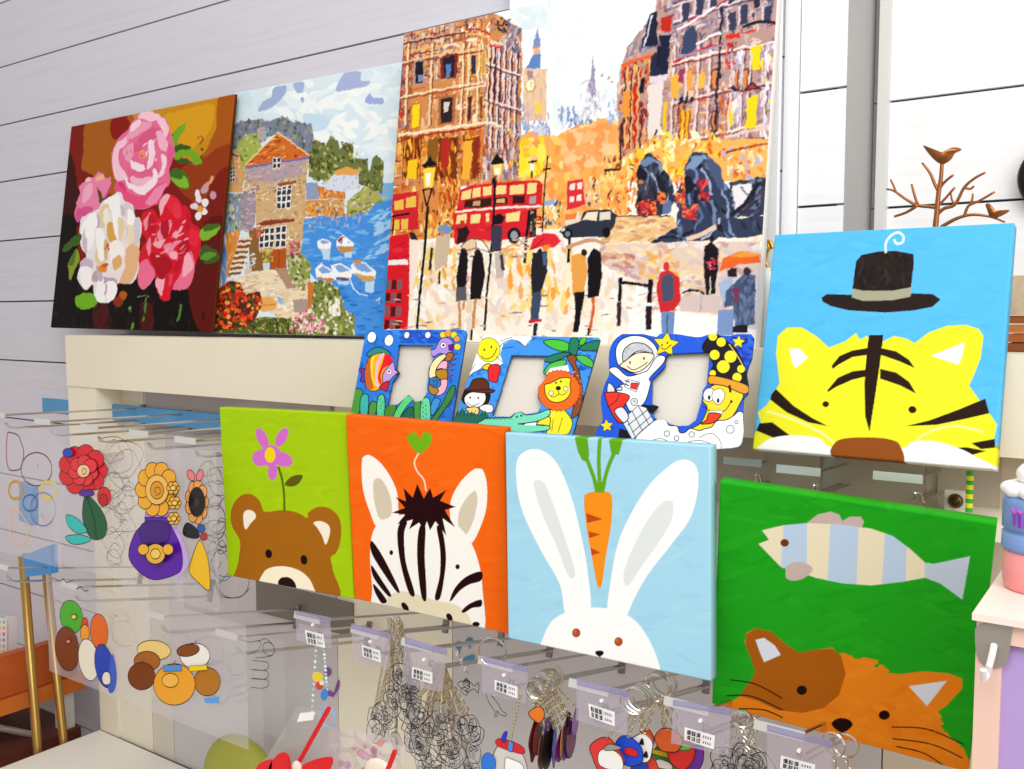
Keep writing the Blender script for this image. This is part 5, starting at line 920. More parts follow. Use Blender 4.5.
def sheet(label, quad, Y, flat=None, group='clear plastic sheets on the hooks', m=None):
    q = [at(x, y, Y) for x, y in nums(quad)]; x0 = min(p[0] for p in q); x1 = max(p[0] for p in q); z0 = (q[2][2]+q[3][2])/2; z1 = (q[0][2]+q[1][2])/2
    t = thing('clear_sheet', label, 'plastic sheet', ((x0+x1)/2, Y, z0), group)
    MB().add([(x0, Y, z0), (x1, Y, z0), (x1, Y, z1), (x0, Y, z1)], [(0, 1, 2, 3)], m or SHEET).build('sheet_panel', parent=t)
    if flat: flat.build(t)
    return t
R_ = random.Random(5)
def scribble(f, x, y, r, n=4, c='1c1a22', lw=.00085):
    for i in range(n):
        cx, cy = x+R_.uniform(-.5, .5)*r, y+R_.uniform(-.8, .8)*r; rr = r*R_.uniform(.25, .7); k = R_.randint(5, 8); a0 = R_.uniform(0, 6)
        f.g(None, [(cx+rr*R_.uniform(.6, 1.25)*math.cos(a0+6.283*j/k), cy+1.2*rr*R_.uniform(.6, 1.25)*math.sin(a0+6.283*j/k)) for j in range(k)], 1, c, lw)
    for i in range(n//2):
        cx, cy = x+R_.uniform(-.5, .5)*r, y+R_.uniform(-.8, .8)*r
        f.l(c, [(cx, cy), (cx+R_.uniform(-.3, .3)*r, cy+R_.uniform(-.3, .3)*r), (cx+R_.uniform(-.5, .5)*r, cy+R_.uniform(-.2, .6)*r)], lw)
# sheet 0 : coloured outlines
f = Flat(.700, 0, 420, 5.49)
f.g(None, '40 80 60 70 100 85 115 120 130 180 115 260 90 275 50 270 35 200', 1, '8a1c18', .0018); f.e(None, 200, 270, 85, 92, 0, '7a2628', .0018); f.e(None, 85, 385, 38, 48, 0, 'd09a20', .004); f.g(None, '215 375 245 340 300 345 318 385 290 430 240 425', 0, 'ead02a', .004)
f.e(None, 165, 455, 40, 45, 0, '1f4a90', .0018); f.e(None, 235, 490, 70, 92, 0, '4a6a9a', .0014); f.g(None, '55 490 100 490 165 590 130 680 55 675', 0, 'f6bc90', .0028); f.l('2a2730', '205 240 210 265', .0009); f.l('2a2730', '225 510 240 540', .0009)
sheet('clear sheet of coloured ring outlines, leftmost on the upper hooks', '-16 421 57 431 57 566 -16 548', .700, f)
f = Flat(.706, 0, 420, 5.49); scribble(f, 250, 330, 150, 4, '8a8690', .0004)
# sheet 1 : red flower
f = Flat(.694, 0, 420, 5.49)
G1 = '0d5a2e'
f.g(G1, '470 415 540 470 585 560 574 640 510 655 470 600 452 520'); f.l('073a1c', '470 415 510 520 530 655', .0016); f.g('2fc0b8', '478 610 430 545 366 520 372 575 420 620'); f.g('2fc0b8', '500 655 440 630 360 640 390 678 450 680')
for k in range(9):
    a = k*.698; f.e('e01020', 455+88*math.cos(a), 275+92*math.sin(a), 48, 50)
for k in range(7):
    a = k*.9+.3; f.e('ee2a30', 457+46*math.cos(a), 278+48*math.sin(a), 36, 38)
f.e('f6cf9a', 458, 280, 34, 36); f.l('8a1018', '450 290 456 268 472 272 470 292 452 300')
f.e('e01020', 572, 420, 38, 52); f.e('c00c1a', 566, 440, 22, 34); f.e('5a1aa0', 475, 402, 44, 18); f.e('2a3ec0', 372, 180, 28, 24)
sheet('clear sheet painted with a red flower and dark green leaf', '55 430 118 443 118 580 55 562', .694, f)
# sheet 2 : golden flowers over a purple vase
f = Flat(.690, 110, 430, 4.52)
f.g('c9a6f0', '288 440 335 520 352 600 330 640 290 660', 1, None); f.g('5a14a8', '165 385 260 385 275 430 320 530 325 620 290 655 200 677 130 640 84 570 110 470 155 420'); f.g('43127e', '140 430 200 410 265 430 260 500 200 520 140 500'); f.g('b48ae6', '160 372 264 372 268 395 158 395', 0)
for k in range(10):
    a = k*.628; f.e('f3ae25', 212+66*math.cos(a), 268+88*math.sin(a), 32, 38)
f.e('f6c05a', 212, 270, 52, 68); f.e('e09a20', 212, 272, 30, 40); f.l('7a4a10', '205 285 204 262 222 260 226 284 206 296')
for x, y, r in ((285,262,30),(292,330,30),(288,400,30)):
    for k in range(6): a = k*1.047; f.e('f3b433', x+r*.6*math.cos(a), y+r*.6*math.sin(a), r*.42, r*.42)
    f.e('f8d060', x, y, r*.4)
f.e('f3b433', 205, 560, 44, 46); f.e('f8d060', 205, 560, 22, 23); f.e('f3b433', 150, 540, 24, 25); f.e('f3b433', 262, 540, 24, 25)
sheet('clear sheet painted with golden flowers over a purple vase', '122 440 180 451 180 606 122 592', .690, f)
# sheet 3 : yellow bell flower with a black leaf
f = Flat(.696, 110, 430, 4.52)
for k in range(9):
    a = k*.698; f.e('f0a455', 392+34*math.cos(a), 325+72*math.sin(a), 20, 30)
f.e('17141a', 392, 325, 36, 66); f.e('3a2a20', 392, 325, 14, 26); f.e('ef7f86', 366, 205, 16, 26, -25); f.e('ef7f86', 406, 205, 15, 26, 15); f.g('17141a', '330 470 345 420 385 440 405 480 375 490'); f.e('2a5ab0', 412, 445, 18, 18); f.e('c82a28', 424, 482, 16, 16)
f.g('f4bf20', '402 500 425 530 445 600 450 722 400 690 358 640 370 580')
sheet('clear sheet painted with a black centred orange flower over a yellow bell', '176 446 216 453 216 612 176 600', .696, f)
for q, Y, c, lab in (('92 446 130 455 130 585 92 570', .712, (118, 505, 26), 'clear sheet with unpainted black outlines behind the red flower sheet'),('206 458 236 464 236 612 206 605', .765, (216, 520, 22), 'clear sheet with unpainted black outlines beside the bear canvas')):
    f = Flat(Y, 0, 0, 1); x, y, r = c
    for dy in (-34, 0, 34): scribble(f, x, y+dy, r, 5)
    if x > 200: f.g(None, '214 560 222 540 232 560 240 545 249 570 246 592 232 598 218 592'); f.l('15121a', '212 580 225 596 240 597 250 588')
    sheet(lab, q, Y, f, m=SHEET2)
# lower sheets
f = Flat(.690, 0, 580, 4.07)
for c, x, y, a, b, r in (('46b02a',290,150,46,68,-8),('e8402a',345,185,14,32,0),('e86a24',403,210,36,72,-4),('f5a02a',345,215,18,34,0),('7a3a1c',273,280,48,90,-6),('efe6d2',360,325,40,86,-8),('1f4ab8',425,350,38,90,-10)): f.e(c, x, y, a, b, r)
f.g('3f62c8', '455 300 475 380 465 450 440 445', 1, None); f.g('efe6d2', '425 375 445 380 448 420 425 425 415 400'); f.e('f6d83a', 300, 150, 10); f.e('f08a7a', 278, 250, 8)
f.l('4a2a20', '200 20 215 -10 240 5 260 -5 270 10 300 0', .0012); f.l('3a2a28', '310 38 330 28 345 45 360 40', .0014)
sheet('clear sheet painted with six coloured rounded pebbles', '46 577 120 592 120 694 56 678', .690, f, 'lower clear plastic sheets')
f = Flat(.690, 80, 560, 3.657)
for c, x, y, a, b, r in (('f0d080',270,330,62,36,5),('a8642a',245,370,48,36,0),('f4efe6',420,350,55,46,0),('8a4a22',395,330,42,22,-10),('7d3f1c',225,425,50,50,0),('b8741e',465,445,48,52,0),('f2a62c',345,455,76,76,0),('f7bb50',330,440,30,26,0)): f.e(c, x, y, a, b, r)
for x, y in ((225, 378), (345, 380), (465, 396), (420, 306)): f.l('4a2a10', [(x, y), (x+4, y-14)], .001)
f.g('5a92d8', '302 385 368 382 372 405 304 408', 0, '15121a', .0005); f.g('f6d21e', '398 388 462 384 466 402 402 408', 0, '15121a', .0005); f.g('5aa0e8', '452 505 508 500 510 522 460 524', 0, None)
sheet('clear sheet painted with a cluster of brown and golden fruit', '116 592 246 622 246 738 116 707', .690, f, 'lower clear plastic sheets')
f = Flat(.698, 80, 560, 3.657)
for pts in ('310 290 330 265 380 270 410 310 400 340','420 310 470 280 510 300 525 350 500 380 450 370','480 380 530 380 550 430 545 500 500 520','545 360 580 340 605 370 600 410 560 420'): f.g(None, pts, 1, '5a5660', .0006)
for y in (440, 470, 500): f.l('6a6670', [(550, y), (600, y-8), (604, y+14), (560, y+18)], .0005)
sheet('clear sheet with grey unpainted outlines just behind the brown fruit sheet', '165 612 262 634 262 738 165 716', .698, f, 'lower clear plastic sheets', SHEET2)
f = Flat(.704, 80, 560, 3.657)
f.l('15121a', '563 282 620 300 660 295 650 330 610 345', .0008); f.e(None, 690, 325, 20, 26, -30, '15121a', .0008); f.l('15121a', '650 300 680 288 710 320 700 350 640 358', .0008)
for y in (375, 408, 440): f.l('15121a', [(625, y+26), (675, y+28), (690, y+12), (680, y-2), (630, y-8)], .0008)
sheet('clear sheet with a black unpainted wing outline left of the first zip bag', '228 626 284 640 284 738 228 722', .704, f, 'lower clear plastic sheets', SHEET2)
f = Flat(.708, 80, 560, 3.657)
for pts in ('92 160 120 155 150 175 130 210 100 200','155 160 180 145 198 170 195 210 165 215','120 230 170 225 200 260 190 310 140 310 120 280'): f.g(None, pts, 1, 'e8cf4a', .0014)
f.l('5a5020', '125 200 135 205', .001); f.l('5a5020', '172 205 180 208', .001); f.l('5a5020', '130 295 140 300', .001)
sheet('clear sheet with pale yellow outlines between pebbles and brown fruit', '100 592 142 602 142 690 100 680', .708, f, 'lower clear plastic sheets', SHEET2)
# small stickers on the back
def sticker(label, c, px0, sc, ox, oy, Y=.80):
    f = Flat(Y, ox, oy, sc); t = None
    for kind, args in px0:
        if kind == 'e': f.e(c, *args, line=None)
        else: f.g(c, args, 1, None)
    q = f.fill.v; ctr = np.mean(np.array(q), 0)
    o = f.fill.build('smile_sticker'); tag(recenter(o), label, 'sticker', 'round smile stickers'); return o
f = Flat(.9345, 400, 630, 7.314); f.e('2f93b8', 428, 112, 27, 27, 0, None); f.e('2f93b8', 506, 86, 27, 31, 0, None); f.g('2f93b8', '462 210 500 190 535 180 545 200 530 228 495 240 465 238', 1, None)
f.l('2f93b8', '428 130 434 175', .0022); f.l('2f93b8', '504 110 512 140', .0022)
t = thing('smile_decal', 'teal decal of two dots and a smile on the grey panel', 'decal', at(470, 665, .935)); f.build(t, 'smile', 'stem')
f = Flat(.9345, 200, 560, 3.679); f.e('8a4aa0', 470, 412, 13, 16, 0, None); f.g('8a4aa0', '470 478 492 490 505 445 514 440 512 470 490 505 470 498', 0, None)
t = thing('smile_decal', 'purple decal of a dot and a smile behind the bead string', 'decal', at(333, 690, .935)); f.build(t, 'smile', 'stem')

# ================================================================== ZIP BAGS WITH PRICE LABELS
BAGM = clear_mat('e3dcee', .30, .08, 'bag_plastic'); ZIPM = clear_mat('b9b4dc', .62, .08, 'bag_zip')
def bag(label, quad, lab, Y=.6975, marks=True):
    q = [at(x, y, Y) for x, y in nums(quad)]; t = thing('zip_bag', label, 'zip bag', (q[2]+q[3])/2, 'small zip bags with price labels')
    tl, tr, br, bl = q; n = np.array([0, .0015, 0])
    mb = MB(); mb.quadbox([tl+(bl-tl)*.1, tr+(br-tr)*.1, br, bl], n, BAGM); mb.build('pouch', parent=t)
    mb = MB(); mb.quadbox([tl, tr, tr+(br-tr)*.12, tl+(bl-tl)*.12], n*1.6, ZIPM); z = mb.build('zip_strip', parent=t)
    lc = np.mean(np.array(nums(lab)), 0); lab_ = [tuple(lc+(np.array(p)-lc)*1.14) for p in nums(lab)]; l = [at(x, y, Y-.0012) for x, y in lab_]; mb = MB(); mb.quadbox(l, (0, .0003, 0), mat('fbfbfa', .5)); pl = mb.build('price_label', parent=t)
    g = Flat(Y-.0014); P = lab_; rr = random.Random(sum(ord(c) for c in lab)); ul = [np.array(p) for p in P]
    F_ = lambda u, v: tuple((ul[0]*(1-u)+ul[1]*u)*(1-v)+(ul[3]*(1-u)+ul[2]*u)*v)
    for row in (.14, .56):
        for k in range(3):
            u0 = .08+k*.16
            for s_ in range(3): v = row+.05+s_*.11; g.g('1a1820', [F_(u0, v), F_(u0+.12, v), F_(u0+.12, v+.065), F_(u0, v+.065)], 0, None)
            for s_ in range(2): uu = u0+rr.choice((.01, .05, .09)); g.g('1a1820', [F_(uu, row), F_(uu+.03, row), F_(uu+.03, row+.32), F_(uu, row+.32)], 0, None)
        for k in range(4): uu = .62+k*.075; g.g('3a3842', [F_(uu, row+.08), F_(uu+.035, row+.08), F_(uu+.035, row+.26), F_(uu, row+.26)], 0, None)
    o = g.fill.build('print', parent=pl)
    c = (np.array(tl)+tr)/2*.62+(np.array(bl)+br)/2*.38; mb = MB(); mb.tube([c+[0, -.001, 0.001], c+[0, .002, .001]], .0016, mat('ffffff', .3), 10); mb.build('hole_rim', parent=t); return t
bag('small zip bag of bead charms below the bear canvas', '295 611 329 618 331 648 297 640', '306 631 322 635 324 647 308 643')
bag('zip bag below the orange zebra canvas, left of the outline charms', '351 624 389 634 389 670 353 660', '363 646 379 651 379.5 661.5 363.5 656')
bag('zip bag left of the teal smile, over the outline charms', '405 638 446 650 442 692 402 683', '413.5 668 431 673 431 683 413 677.5')
bag('zip bag below the rabbit canvas, left edge', '482 657 527 668 525 704 482 693', '496 681 516 687 516 697.5 496 690')
bag('zip bag below the middle of the rabbit canvas', '577 680 628 692 626 735 576 720', '590 705 613 712.5 613 725 591 717')
bag('zip bag in the gap between the rabbit and cat canvases', '673 700 730 710 729 756 671 743', '686.5 728.5 713 736 712 748 686 739.5')
bag('zip bag under the chin of the orange cat', '767 725 832 742 832 790 767 774', '783 757 813 765 812 776 782 768')

# ================================================================== KEY RINGS, CHAINS AND CHARMS
def chain_mb(a, b, m, L=.0046, r=.0005, wob=.0):
    a = np.array(a, float); b = np.array(b, float); d = b-a; D = np.linalg.norm(d); n = max(2, int(D/(L*.78))); d = d/D
    u = np.cross(d, [0, 1, 0.]); u /= np.linalg.norm(u)+1e-9; v = np.cross(d, u); mb = MB()
    for i in range(n):
        c = a+d*(D*(i+.5)/n)+u*wob*math.sin(i*.5); s = u if i % 2 == 0 else v
        mb.tube([c+d*L*.5*math.cos(t)+s*L*.32*math.sin(t) for t in np.linspace(0, 2*math.pi, 9)[:-1]], r, m, 5, True)
    return mb
def ring_mb(c, R, m, axis=0.3, r=.0007):
    mb = MB(); ax = np.array([math.cos(axis), math.sin(axis), 0])
    for k in range(2): mb.tube([np.array(c)+ax*R*math.cos(t)+np.array([0, .0012*k, R*math.sin(t)]) for t in np.linspace(0, 2*math.pi, 21)[:-1]], r, m, 6, True)
    return mb
CHARM = clear_mat('e9e6ea', .10, .10, 'charm_plastic')
def blob(rr, k=9, a=.72): 
    return [(rr.uniform(a, 1.1)*math.cos(6.283*j/k), rr.uniform(a, 1.1)*math.sin(6.283*j/k)) for j in range(k)]
def charm_at(parent, c, size, rr, rotz=0.0, color=None, lines=True, shape=None, extra=()):
    "flat charm round point c; shape in units of size; drawn black outlines or coloured paint"
    ax = np.array([math.cos(rotz), math.sin(rotz), 0]); nz = np.array([math.sin(rotz), -math.cos(rotz), 0]); up = np.array([0, 0, 1.0])
    P = lambda p, d=0: np.array(c)+ax*p[0]*size+up*p[1]*size+nz*d
    out = smooth_pts(shape or blob(rr), 3)
    ch = MB().plate([P(p) for p in out], -nz*.0008, mat(color, .3) if color else CHARM).build('charm', parent=parent)
    mb = MB(); K = mat('1c1a20', .5); mb.strip([P(p, .0002) for p in out], .0008, nz, K, True)
    if lines:
        for i in range(4):
            o = (rr.uniform(-.4, .4), rr.uniform(-.45, .45)); s = rr.uniform(.18, .42); mb.strip([P((o[0]+s*q[0], o[1]+s*q[1]), .0002) for q in smooth_pts(blob(rr, 6, .6), 3)], .0007, nz, K, True)
        for i in range(3):
            o = (rr.uniform(-.6, .3), rr.uniform(-.6, .5)); mb.strip([P(q, .0002) for q in smooth_pts([o, (o[0]+rr.uniform(0, .4), o[1]+rr.uniform(-.3, .3)), (o[0]+rr.uniform(.1, .6), o[1]+rr.uniform(-.3, .3))], 3, False)], .0007, nz, K)
    mb.build('outline', parent=ch)
    if extra:
        e = MB()
        for j, (col, pts) in enumerate(extra):
            pp = [P(q, .0004+.0002*j) for q in smooth_pts(nums(pts), 4)]; e.add(pp, [tuple(range(len(pp)))], mat(col, .3)); e.strip([q+nz*.0001 for q in pp], .0005, nz, K, True)
        e.build('paint', parent=ch)
    return ch
def keychain(label, group, top, cpx, Y, size, seed, rotz=0.0, color=None, m=None, ring=None, lines=True, shape=None, extra=(), chain=True):
    rr = random.Random(seed); m = m or SILVER
    a = at(*top, Y); c = at(*cpx, Y); root = thing('keychain', label, 'keychain', a, group)
    if ring: ring_mb(a+np.array([0, 0, -ring*.85]), ring, SILVER, rr.uniform(-.2, .5)).build('split_ring', parent=root)
    e = c+np.array([0, 0, size*.95]); s = a+np.array([0, 0, -(ring or 0)*1.8])
    if chain and np.linalg.norm(e-s) > .006: chain_mb(s, e, m).build('chain', parent=root)
    charm_at(root, c, size, rr, rotz, color, lines, shape, extra); return root
rr = random.Random(21)
for i in range(22):
    keychain('clear unpainted charm with black outlines in the bundle behind the first two zip bags', 'unpainted charms left of the teal smile', (392+rr.uniform(-5, 9), 618+rr.uniform(-2, 4)), (382+rr.uniform(-10, 36), 674+i*3.4+rr.uniform(-4, 4)), .705+.0026*i, .0115+rr.uniform(0, .004), 100+i, rr.uniform(-.5, .5), m=GOLDCHAIN if i % 2 else SILVER)
for i in range(26):
    keychain('clear unpainted charm with black outlines in the stack under the teal smile', 'unpainted charms under the teal smile', (441+rr.uniform(-5, 6), 664+rr.uniform(-2, 4)), (444+rr.uniform(-28, 30), 710+i*2.6+rr.uniform(-4, 4)), .702+.0024*i, .0115+rr.uniform(0, .005), 200+i, rr.uniform(-.5, .5), m=GOLDCHAIN)
keychain('clear unpainted charm of a fish right of the teal smile', 'loose outline charms', (456, 652), (468, 686), .73, .0125, 301, .1, shape=nums('-1 0 -.4 .35 .2 .4 .6 .1 1 .5 .95 -.4 .6 -.1 0 -.45 -.5 -.35'))
keychain('clear unpainted charm of a leaping whale below the zip bag', 'loose outline charms', (484, 668), (496, 706), .72, .0135, 302, 0, chain=False, shape=nums('-.9 .8 -.5 .75 .2 .2 .5 -.2 .9 -.35 .8 -.55 .3 -.5 .1 -.3 .1 -.7 -.1 -.8 -.1 -.4 -.6 .1'), lines=False)
rt = ring_mb(at(492, 652, .70), .0135, SILVER, .35, .0006).build('key_ring'); tag(recenter(rt), 'single large silver key ring hanging below the zebra canvas', 'key ring')
for i in range(13):
    px = 534+i*1.7; py = 688-i*1.3
    keychain(['dark red','maroon','brown','black','dark purple','navy blue','plum','violet','ochre','near black','deep blue','wine coloured','lilac'][i]+' keychain seen edge-on, '+['first','second','third','fourth','fifth','sixth','seventh','eighth','ninth','tenth','eleventh','twelfth','last'][i]+' from the left in the packed row', 'packed keychains below the rabbit canvas', (px, py-6), (537+i*3.3+rr.uniform(-2, 2), 742+rr.uniform(-22, 12)), .706+.0045*i, .015+rr.uniform(0, .005), 400+i, 1.93+rr.uniform(-.14, .14), ['5a1416','7a1c1c','8a4a1a','2a1a16','5a2a78','1f2a90','6a1a5a','8a2a90','c07a2a','2a1420','1f2a90','7a1c5a','9a5ab0'][i], GOLDCHAIN, .010, False)
keychain('orange painted charm high in the packed keychain row', 'packed keychains below the rabbit canvas', (552, 672), (538, 714), .70, .008, 420, .6, 'e0782a', GOLDCHAIN, None, False)
keychain('grey domed charm with a red band and a blue ball', None, (520, 694), (510, 762), .697, .019, 430, 0, 'd8d2cc', GOLDCHAIN, None, False, shape=nums('-1 -.9 -1 .1 -.6 .75 0 .95 .6 .75 1 .1 1 -.9'),
    extra=(('d8242c','-.72 .62 .75 .62 .8 .98 0 1.1 -.75 .98'),('5a8ae0','-.1 .6 .15 .6 .2 1.05 -.05 1.05'),('fafafa','-.2 -.8 .75 -.8 .8 .05 0 .2 -.25 .1'),('2f7ae0','-1.6 -.9 -1.0 -.9 -.85 -.1 -1.3 .15 -1.7 -.3'),('2a3ac0','-.5 1.0 -.25 1.0 -.1 1.5 -.3 1.45')))
for i in range(4):
    keychain(['red and white painted','bright blue painted','white black-spotted','red and blue painted'][i]+' keychain with a silver split ring beside the fifth bag', 'keychains beside the fifth zip bag', (634+i*3, 690-i*1.5), [(606, 756), (628, 752), (641, 748), (646, 771)][i], .702+.006*i, [.017, .014, .013, .016][i], 500+i, [0, .2, .1, -.1][i], ['dc3a34','1f4ad0','f6f4f0','d8402a'][i], GOLDCHAIN, .0115, False,
        extra=[(('f4f2ee','-.3 -.6 .9 -.5 .9 .2 .2 .45 -.4 .1'),('9a968e','-.1 .3 .6 .5 .9 .7 .2 .7')), (('d8242c','-.2 -.1 .5 -.2 .6 .2 -.1 .3'),), (('1a1a20','-.1 .3 .2 .3 .1 .7'),('1a1a20','.2 -.5 .5 -.5 .4 -.1')), (('1f4ad0','-.8 -.3 0 -.4 .1 .4 -.7 .5'),)][i])
for i in range(5):
    keychain(['small orange round','larger orange','red and green','green, yellow and white','purple'][i]+' keychain hanging from the rear rings beside the fifth bag', 'keychains beside the fifth zip bag', (655+i*2.4, 677-i*1.6), [(647, 739), (668, 742), (680, 752), (664, 760), (692, 757)][i], .725+.006*i, [.009, .012, .015, .014, .014][i], 520+i, [0, .5, .3, .2, .6][i], ['e2582a','d8622a','d83028','3aa84a','7a3ab0'][i], GOLDCHAIN, .012, False,
        extra=[(), (), (('58c04a','-.6 .1 .5 .2 .5 .5 -.5 .5'),), (('f0d83a','-.8 .3 .8 .2 .8 .5 -.8 .6'),('f4f2ee','-.5 -.5 .5 -.5 .4 -.1 -.4 0')), ()][i])
for i in range(7):
    keychain('clear unpainted charm with black outlines hanging behind the sixth bag', 'unpainted charms behind the sixth zip bag', (742+i*3, 712+i*1.5), (738+rr.uniform(-22, 26), 764+rr.uniform(-6, 14)), .706+.006*i, .012+rr.uniform(0, .004), 600+i, rr.uniform(-.4, .4), m=SILVER, ring=.007 if i < 2 else None)
for i in range(2):
    keychain(['left','right'][i]+' of the two keychains with silver rings under the cat\'s chin', 'unpainted charms behind the seventh zip bag', (834+i*12, 735+i*1), (838+i*12, 788), .71+.006*i, .012, 640+i, .2, m=GOLDCHAIN, ring=.009)
# bead string hanging from the first bag's hook
t = thing('bead_string', 'pale blue bead string with a yellow and blue charm under the first zip bag', 'bead string', at(320, 650, .70))
mb = MB()
for k in range(15):
    for (x0, y0, x1, y1) in ((317, 634, 312, 712), (323, 635, 327, 690)):
        u = k/14; c = at(x0+(x1-x0)*u, y0+(y1-y0)*u, .70); mb.ball(c, .0017, mat(['cfe6e8','9fd0d8','eef2f4'][k % 3], .2), 8, 6)
mb.build('beads', parent=t, smooth=True)
f = Flat(.697, 200, 560, 3.679); f.e('f2d23a', 432, 430, 20, 18, 0, None); f.e('d8402a', 440, 462, 14, 16, 0, None); f.e('3a8ad8', 458, 495, 14, 22, 10, None); f.e('f4e8c8', 448, 452, 9, 9, 0, None); f.build(t, 'charm')
mb = MB(); c0 = at(328, 717, .698); mb.tube([c0+np.array([.011*math.cos(a), 0, .011*math.sin(a)]) for a in np.linspace(0, 6.283, 17)[:-1]], .0016, mat('8fb8e0', .3), 6, True); mb.build('bead_loop', parent=t)
# ================================================================== OTHER THINGS
# red flower windmills in clear wrapping, lower front
def windmill(label, s0, s1, petals, ctr, Y, w=.0023):
    t = thing('paper_windmill', label, 'windmill', at(*ctr, Y)); RED = mat('e3141e', .35)
    a, b = at(*s0, Y), at(*s1, Y); d = (b-a)/(a[2]-b[2]); MB().tube([a, b+d*(b[2]-zc1)*1.0], w, RED, 10).build('stick', parent=t)
    for p in petals:
        q = [at(x, y, Y-.004) for x, y in smooth_pts(nums(p), 4)]; MB().plate(q, (0, .002, 0), RED).build('petal', parent=t)
    MB().ball(at(*ctr, Y-.006), .006, mat('f6d8c8', .4), 12, 8, (1, .6, 1)).build('hub', parent=t, smooth=True); return t
windmill('red paper windmill with a red stick, clear wrapping, lower front', (329, 708), (298, 764), ['256 769 262 762 272 761 268 778 255 790', '268 770 276 756 284 753 289 762 287 780 270 790', '300 768 314 760 331 758 328 772 316 784 300 784', '288 784 292 772 298 765 299 786'], (297, 767), .60)
W2 = windmill('second red windmill of which only the stick shows, beside the outline charms', (395, 751), (380, 790), ['360 800 380 792 392 800 380 812'], (379, 797), .60)
FILM = clear_mat('f0eef2', .12, .1, 'clear_film')
t = thing('film_wrapper', 'clear film wrapper with a white price sticker round the red windmill', 'wrapper', at(300, 769, .612))
q = [at(x, y, .612) for x, y in nums('298 706 338 712 352 800 245 800 262 764')]; MB().plate(q, (0, .0006, 0), FILM).build('film', parent=t)
q = [at(x, y, .609) for x, y in nums('300 713 315 712 313 720 297 722')]; MB().quadbox(q, (0, .0004, 0), mat('fbfbf8', .5)).build('price_sticker', parent=t)
t = thing('cellophane_bag', 'crinkled cellophane bag with pink and red bits beside the windmill', 'bag', at(365, 769, .63))
r5 = random.Random(9); mb = MB(); vs = []; fs = []
for j in range(9):
    for i in range(11):
        p = at(330+i*7.4, 727+j*8+i*1.2, .63); vs.append(p+np.array([0, r5.uniform(-.006, .006), 0]))
for j in range(8):
    for i in range(10): a = j*11+i; fs.append((a, a+1, a+12, a+11))
mb.add(vs, fs, clear_mat('ecdfe8', .4, .14, 'cellophane')); mb.build('film', parent=t)
for k in range(22):
    c = at(r5.uniform(338, 392), r5.uniform(742, 790), .636); MB().ball(c, r5.uniform(.0018, .0038), mat(r5.choice(['d84a5a','e8a0b0','b85a78','e86a4a','c98ab0']), .4), 8, 6).build('candy', parent=t, smooth=True)
c = at(380, 775, .617); mb = MB(); mb.ball(c, .019, mat('f4ead4', .5), 20, 12, (1, .25, .8)); mb.build('cream_disc', parent=W2, smooth=True)

# pink cabinet with lilac panel, right front
Yc = .60; tl = at(978, 617, Yc); cab = thing('pink_cabinet', 'pale pink cabinet with a lilac front at the right edge', 'cabinet', (tl[0]+.2, Yc+.11, 0)); PK = mat('f2cdbc', .4)
xl_ = tl[0]; zt_ = tl[2]; xp = at(1003, 650, Yc)[0]; zp = at(1003, 642, Yc)[2]
MB().box((xl_, Yc+.003, 0), (xl_+.45, Yc+.12, zt_), PK).build('body', parent=cab)
MB().box((xl_-.002, Yc-.008, zt_), (xl_+.46, Yc+.122, zt_+.004), mat('fbe9e0', .3)).build('top', parent=cab)
MB().box((xl_, Yc-.004, 0), (xp, Yc+.003, zt_), PK).build('frame_stile', parent=cab); MB().box((xp, Yc-.004, zp), (xl_+.45, Yc+.003, zt_), PK).build('frame_rail', parent=cab)
MB().box((xp, Yc, 0), (xl_+.44, Yc+.003, zp), mat('b9a0dc', .4)).build('panel', parent=cab, label='lilac front panel')
q = [at(x, y, Yc-.005) for x, y in smooth_pts(nums('979 625 1010 623 1011 640 1006 664 990 668 978 658 975 638'), 3)]; hk = thing('adhesive_hook', 'brushed metal adhesive hook stuck on the pink cabinet corner', 'hook', at(992, 668, Yc-.005))
MB().plate(q, (0, .001, 0), mat('b9b2a8', .35, .7)).build('base_plate', parent=hk)
a = at(994, 645, Yc-.006); MB().tube([a, a+[0, -.006, -.004], a+[-.001, -.008, -.010], a+[-.002, -.007, -.015], a+[-.003, -.012, -.017], a+[-.003, -.014, -.011]], .0019, mat('f1eee8', .25), 8).build('prong', parent=hk)
# tub with cream top
Yt = .67; cx = at(1044, 560, Yt); zt0 = at(1020, 598, .655)[2]; zt0 = zt_+.0045; sc_ = 1.0
tub = thing('cream_tub', 'pink and blue tub with white cream top on the pink cabinet', 'tub', (cx[0], Yt, zt0)); c = np.array([cx[0], Yt, zt0])
rad = abs(at(1044, 560, Yt)[0]-at(996, 560, Yt)[0])*.86; hz = lambda y: max(.002, at(1000, y, Yt-.01)[2]-zt0)
MB().lathe([(rad*.94, 0), (rad*.97, .002), (rad, .006), (rad, hz(546))], c, mat('f49a98', .35), 40).build('body', parent=tub, smooth=True)
MB().lathe([(rad*1.02, hz(548)), (rad*1.05, hz(544)), (rad*1.04, hz(531)), (rad*.98, hz(530)), (rad*.98, hz(527)), (rad*1.05, hz(526)), (rad*1.05, hz(500)), (rad*1.02, hz(495))], c, mat('7d9fd8', .35), 40).build('lid_band', parent=tub, smooth=True, label='blue band with a purple mark')
mb = MB(); zz = hz(492)
for k in range(10):
    a = k*.628; mb.ball(c+np.array([rad*.78*math.cos(a), rad*.78*math.sin(a), zz+.002]), rad*.36, mat('fbfaf6', .6), 12, 8, (1, 1, .6))
for k in range(7):
    a = k*.9; mb.ball(c+np.array([rad*.4*math.cos(a), rad*.4*math.sin(a), zz+.012]), rad*.38, mat('fbfaf6', .6), 12, 8, (1, 1, .8))
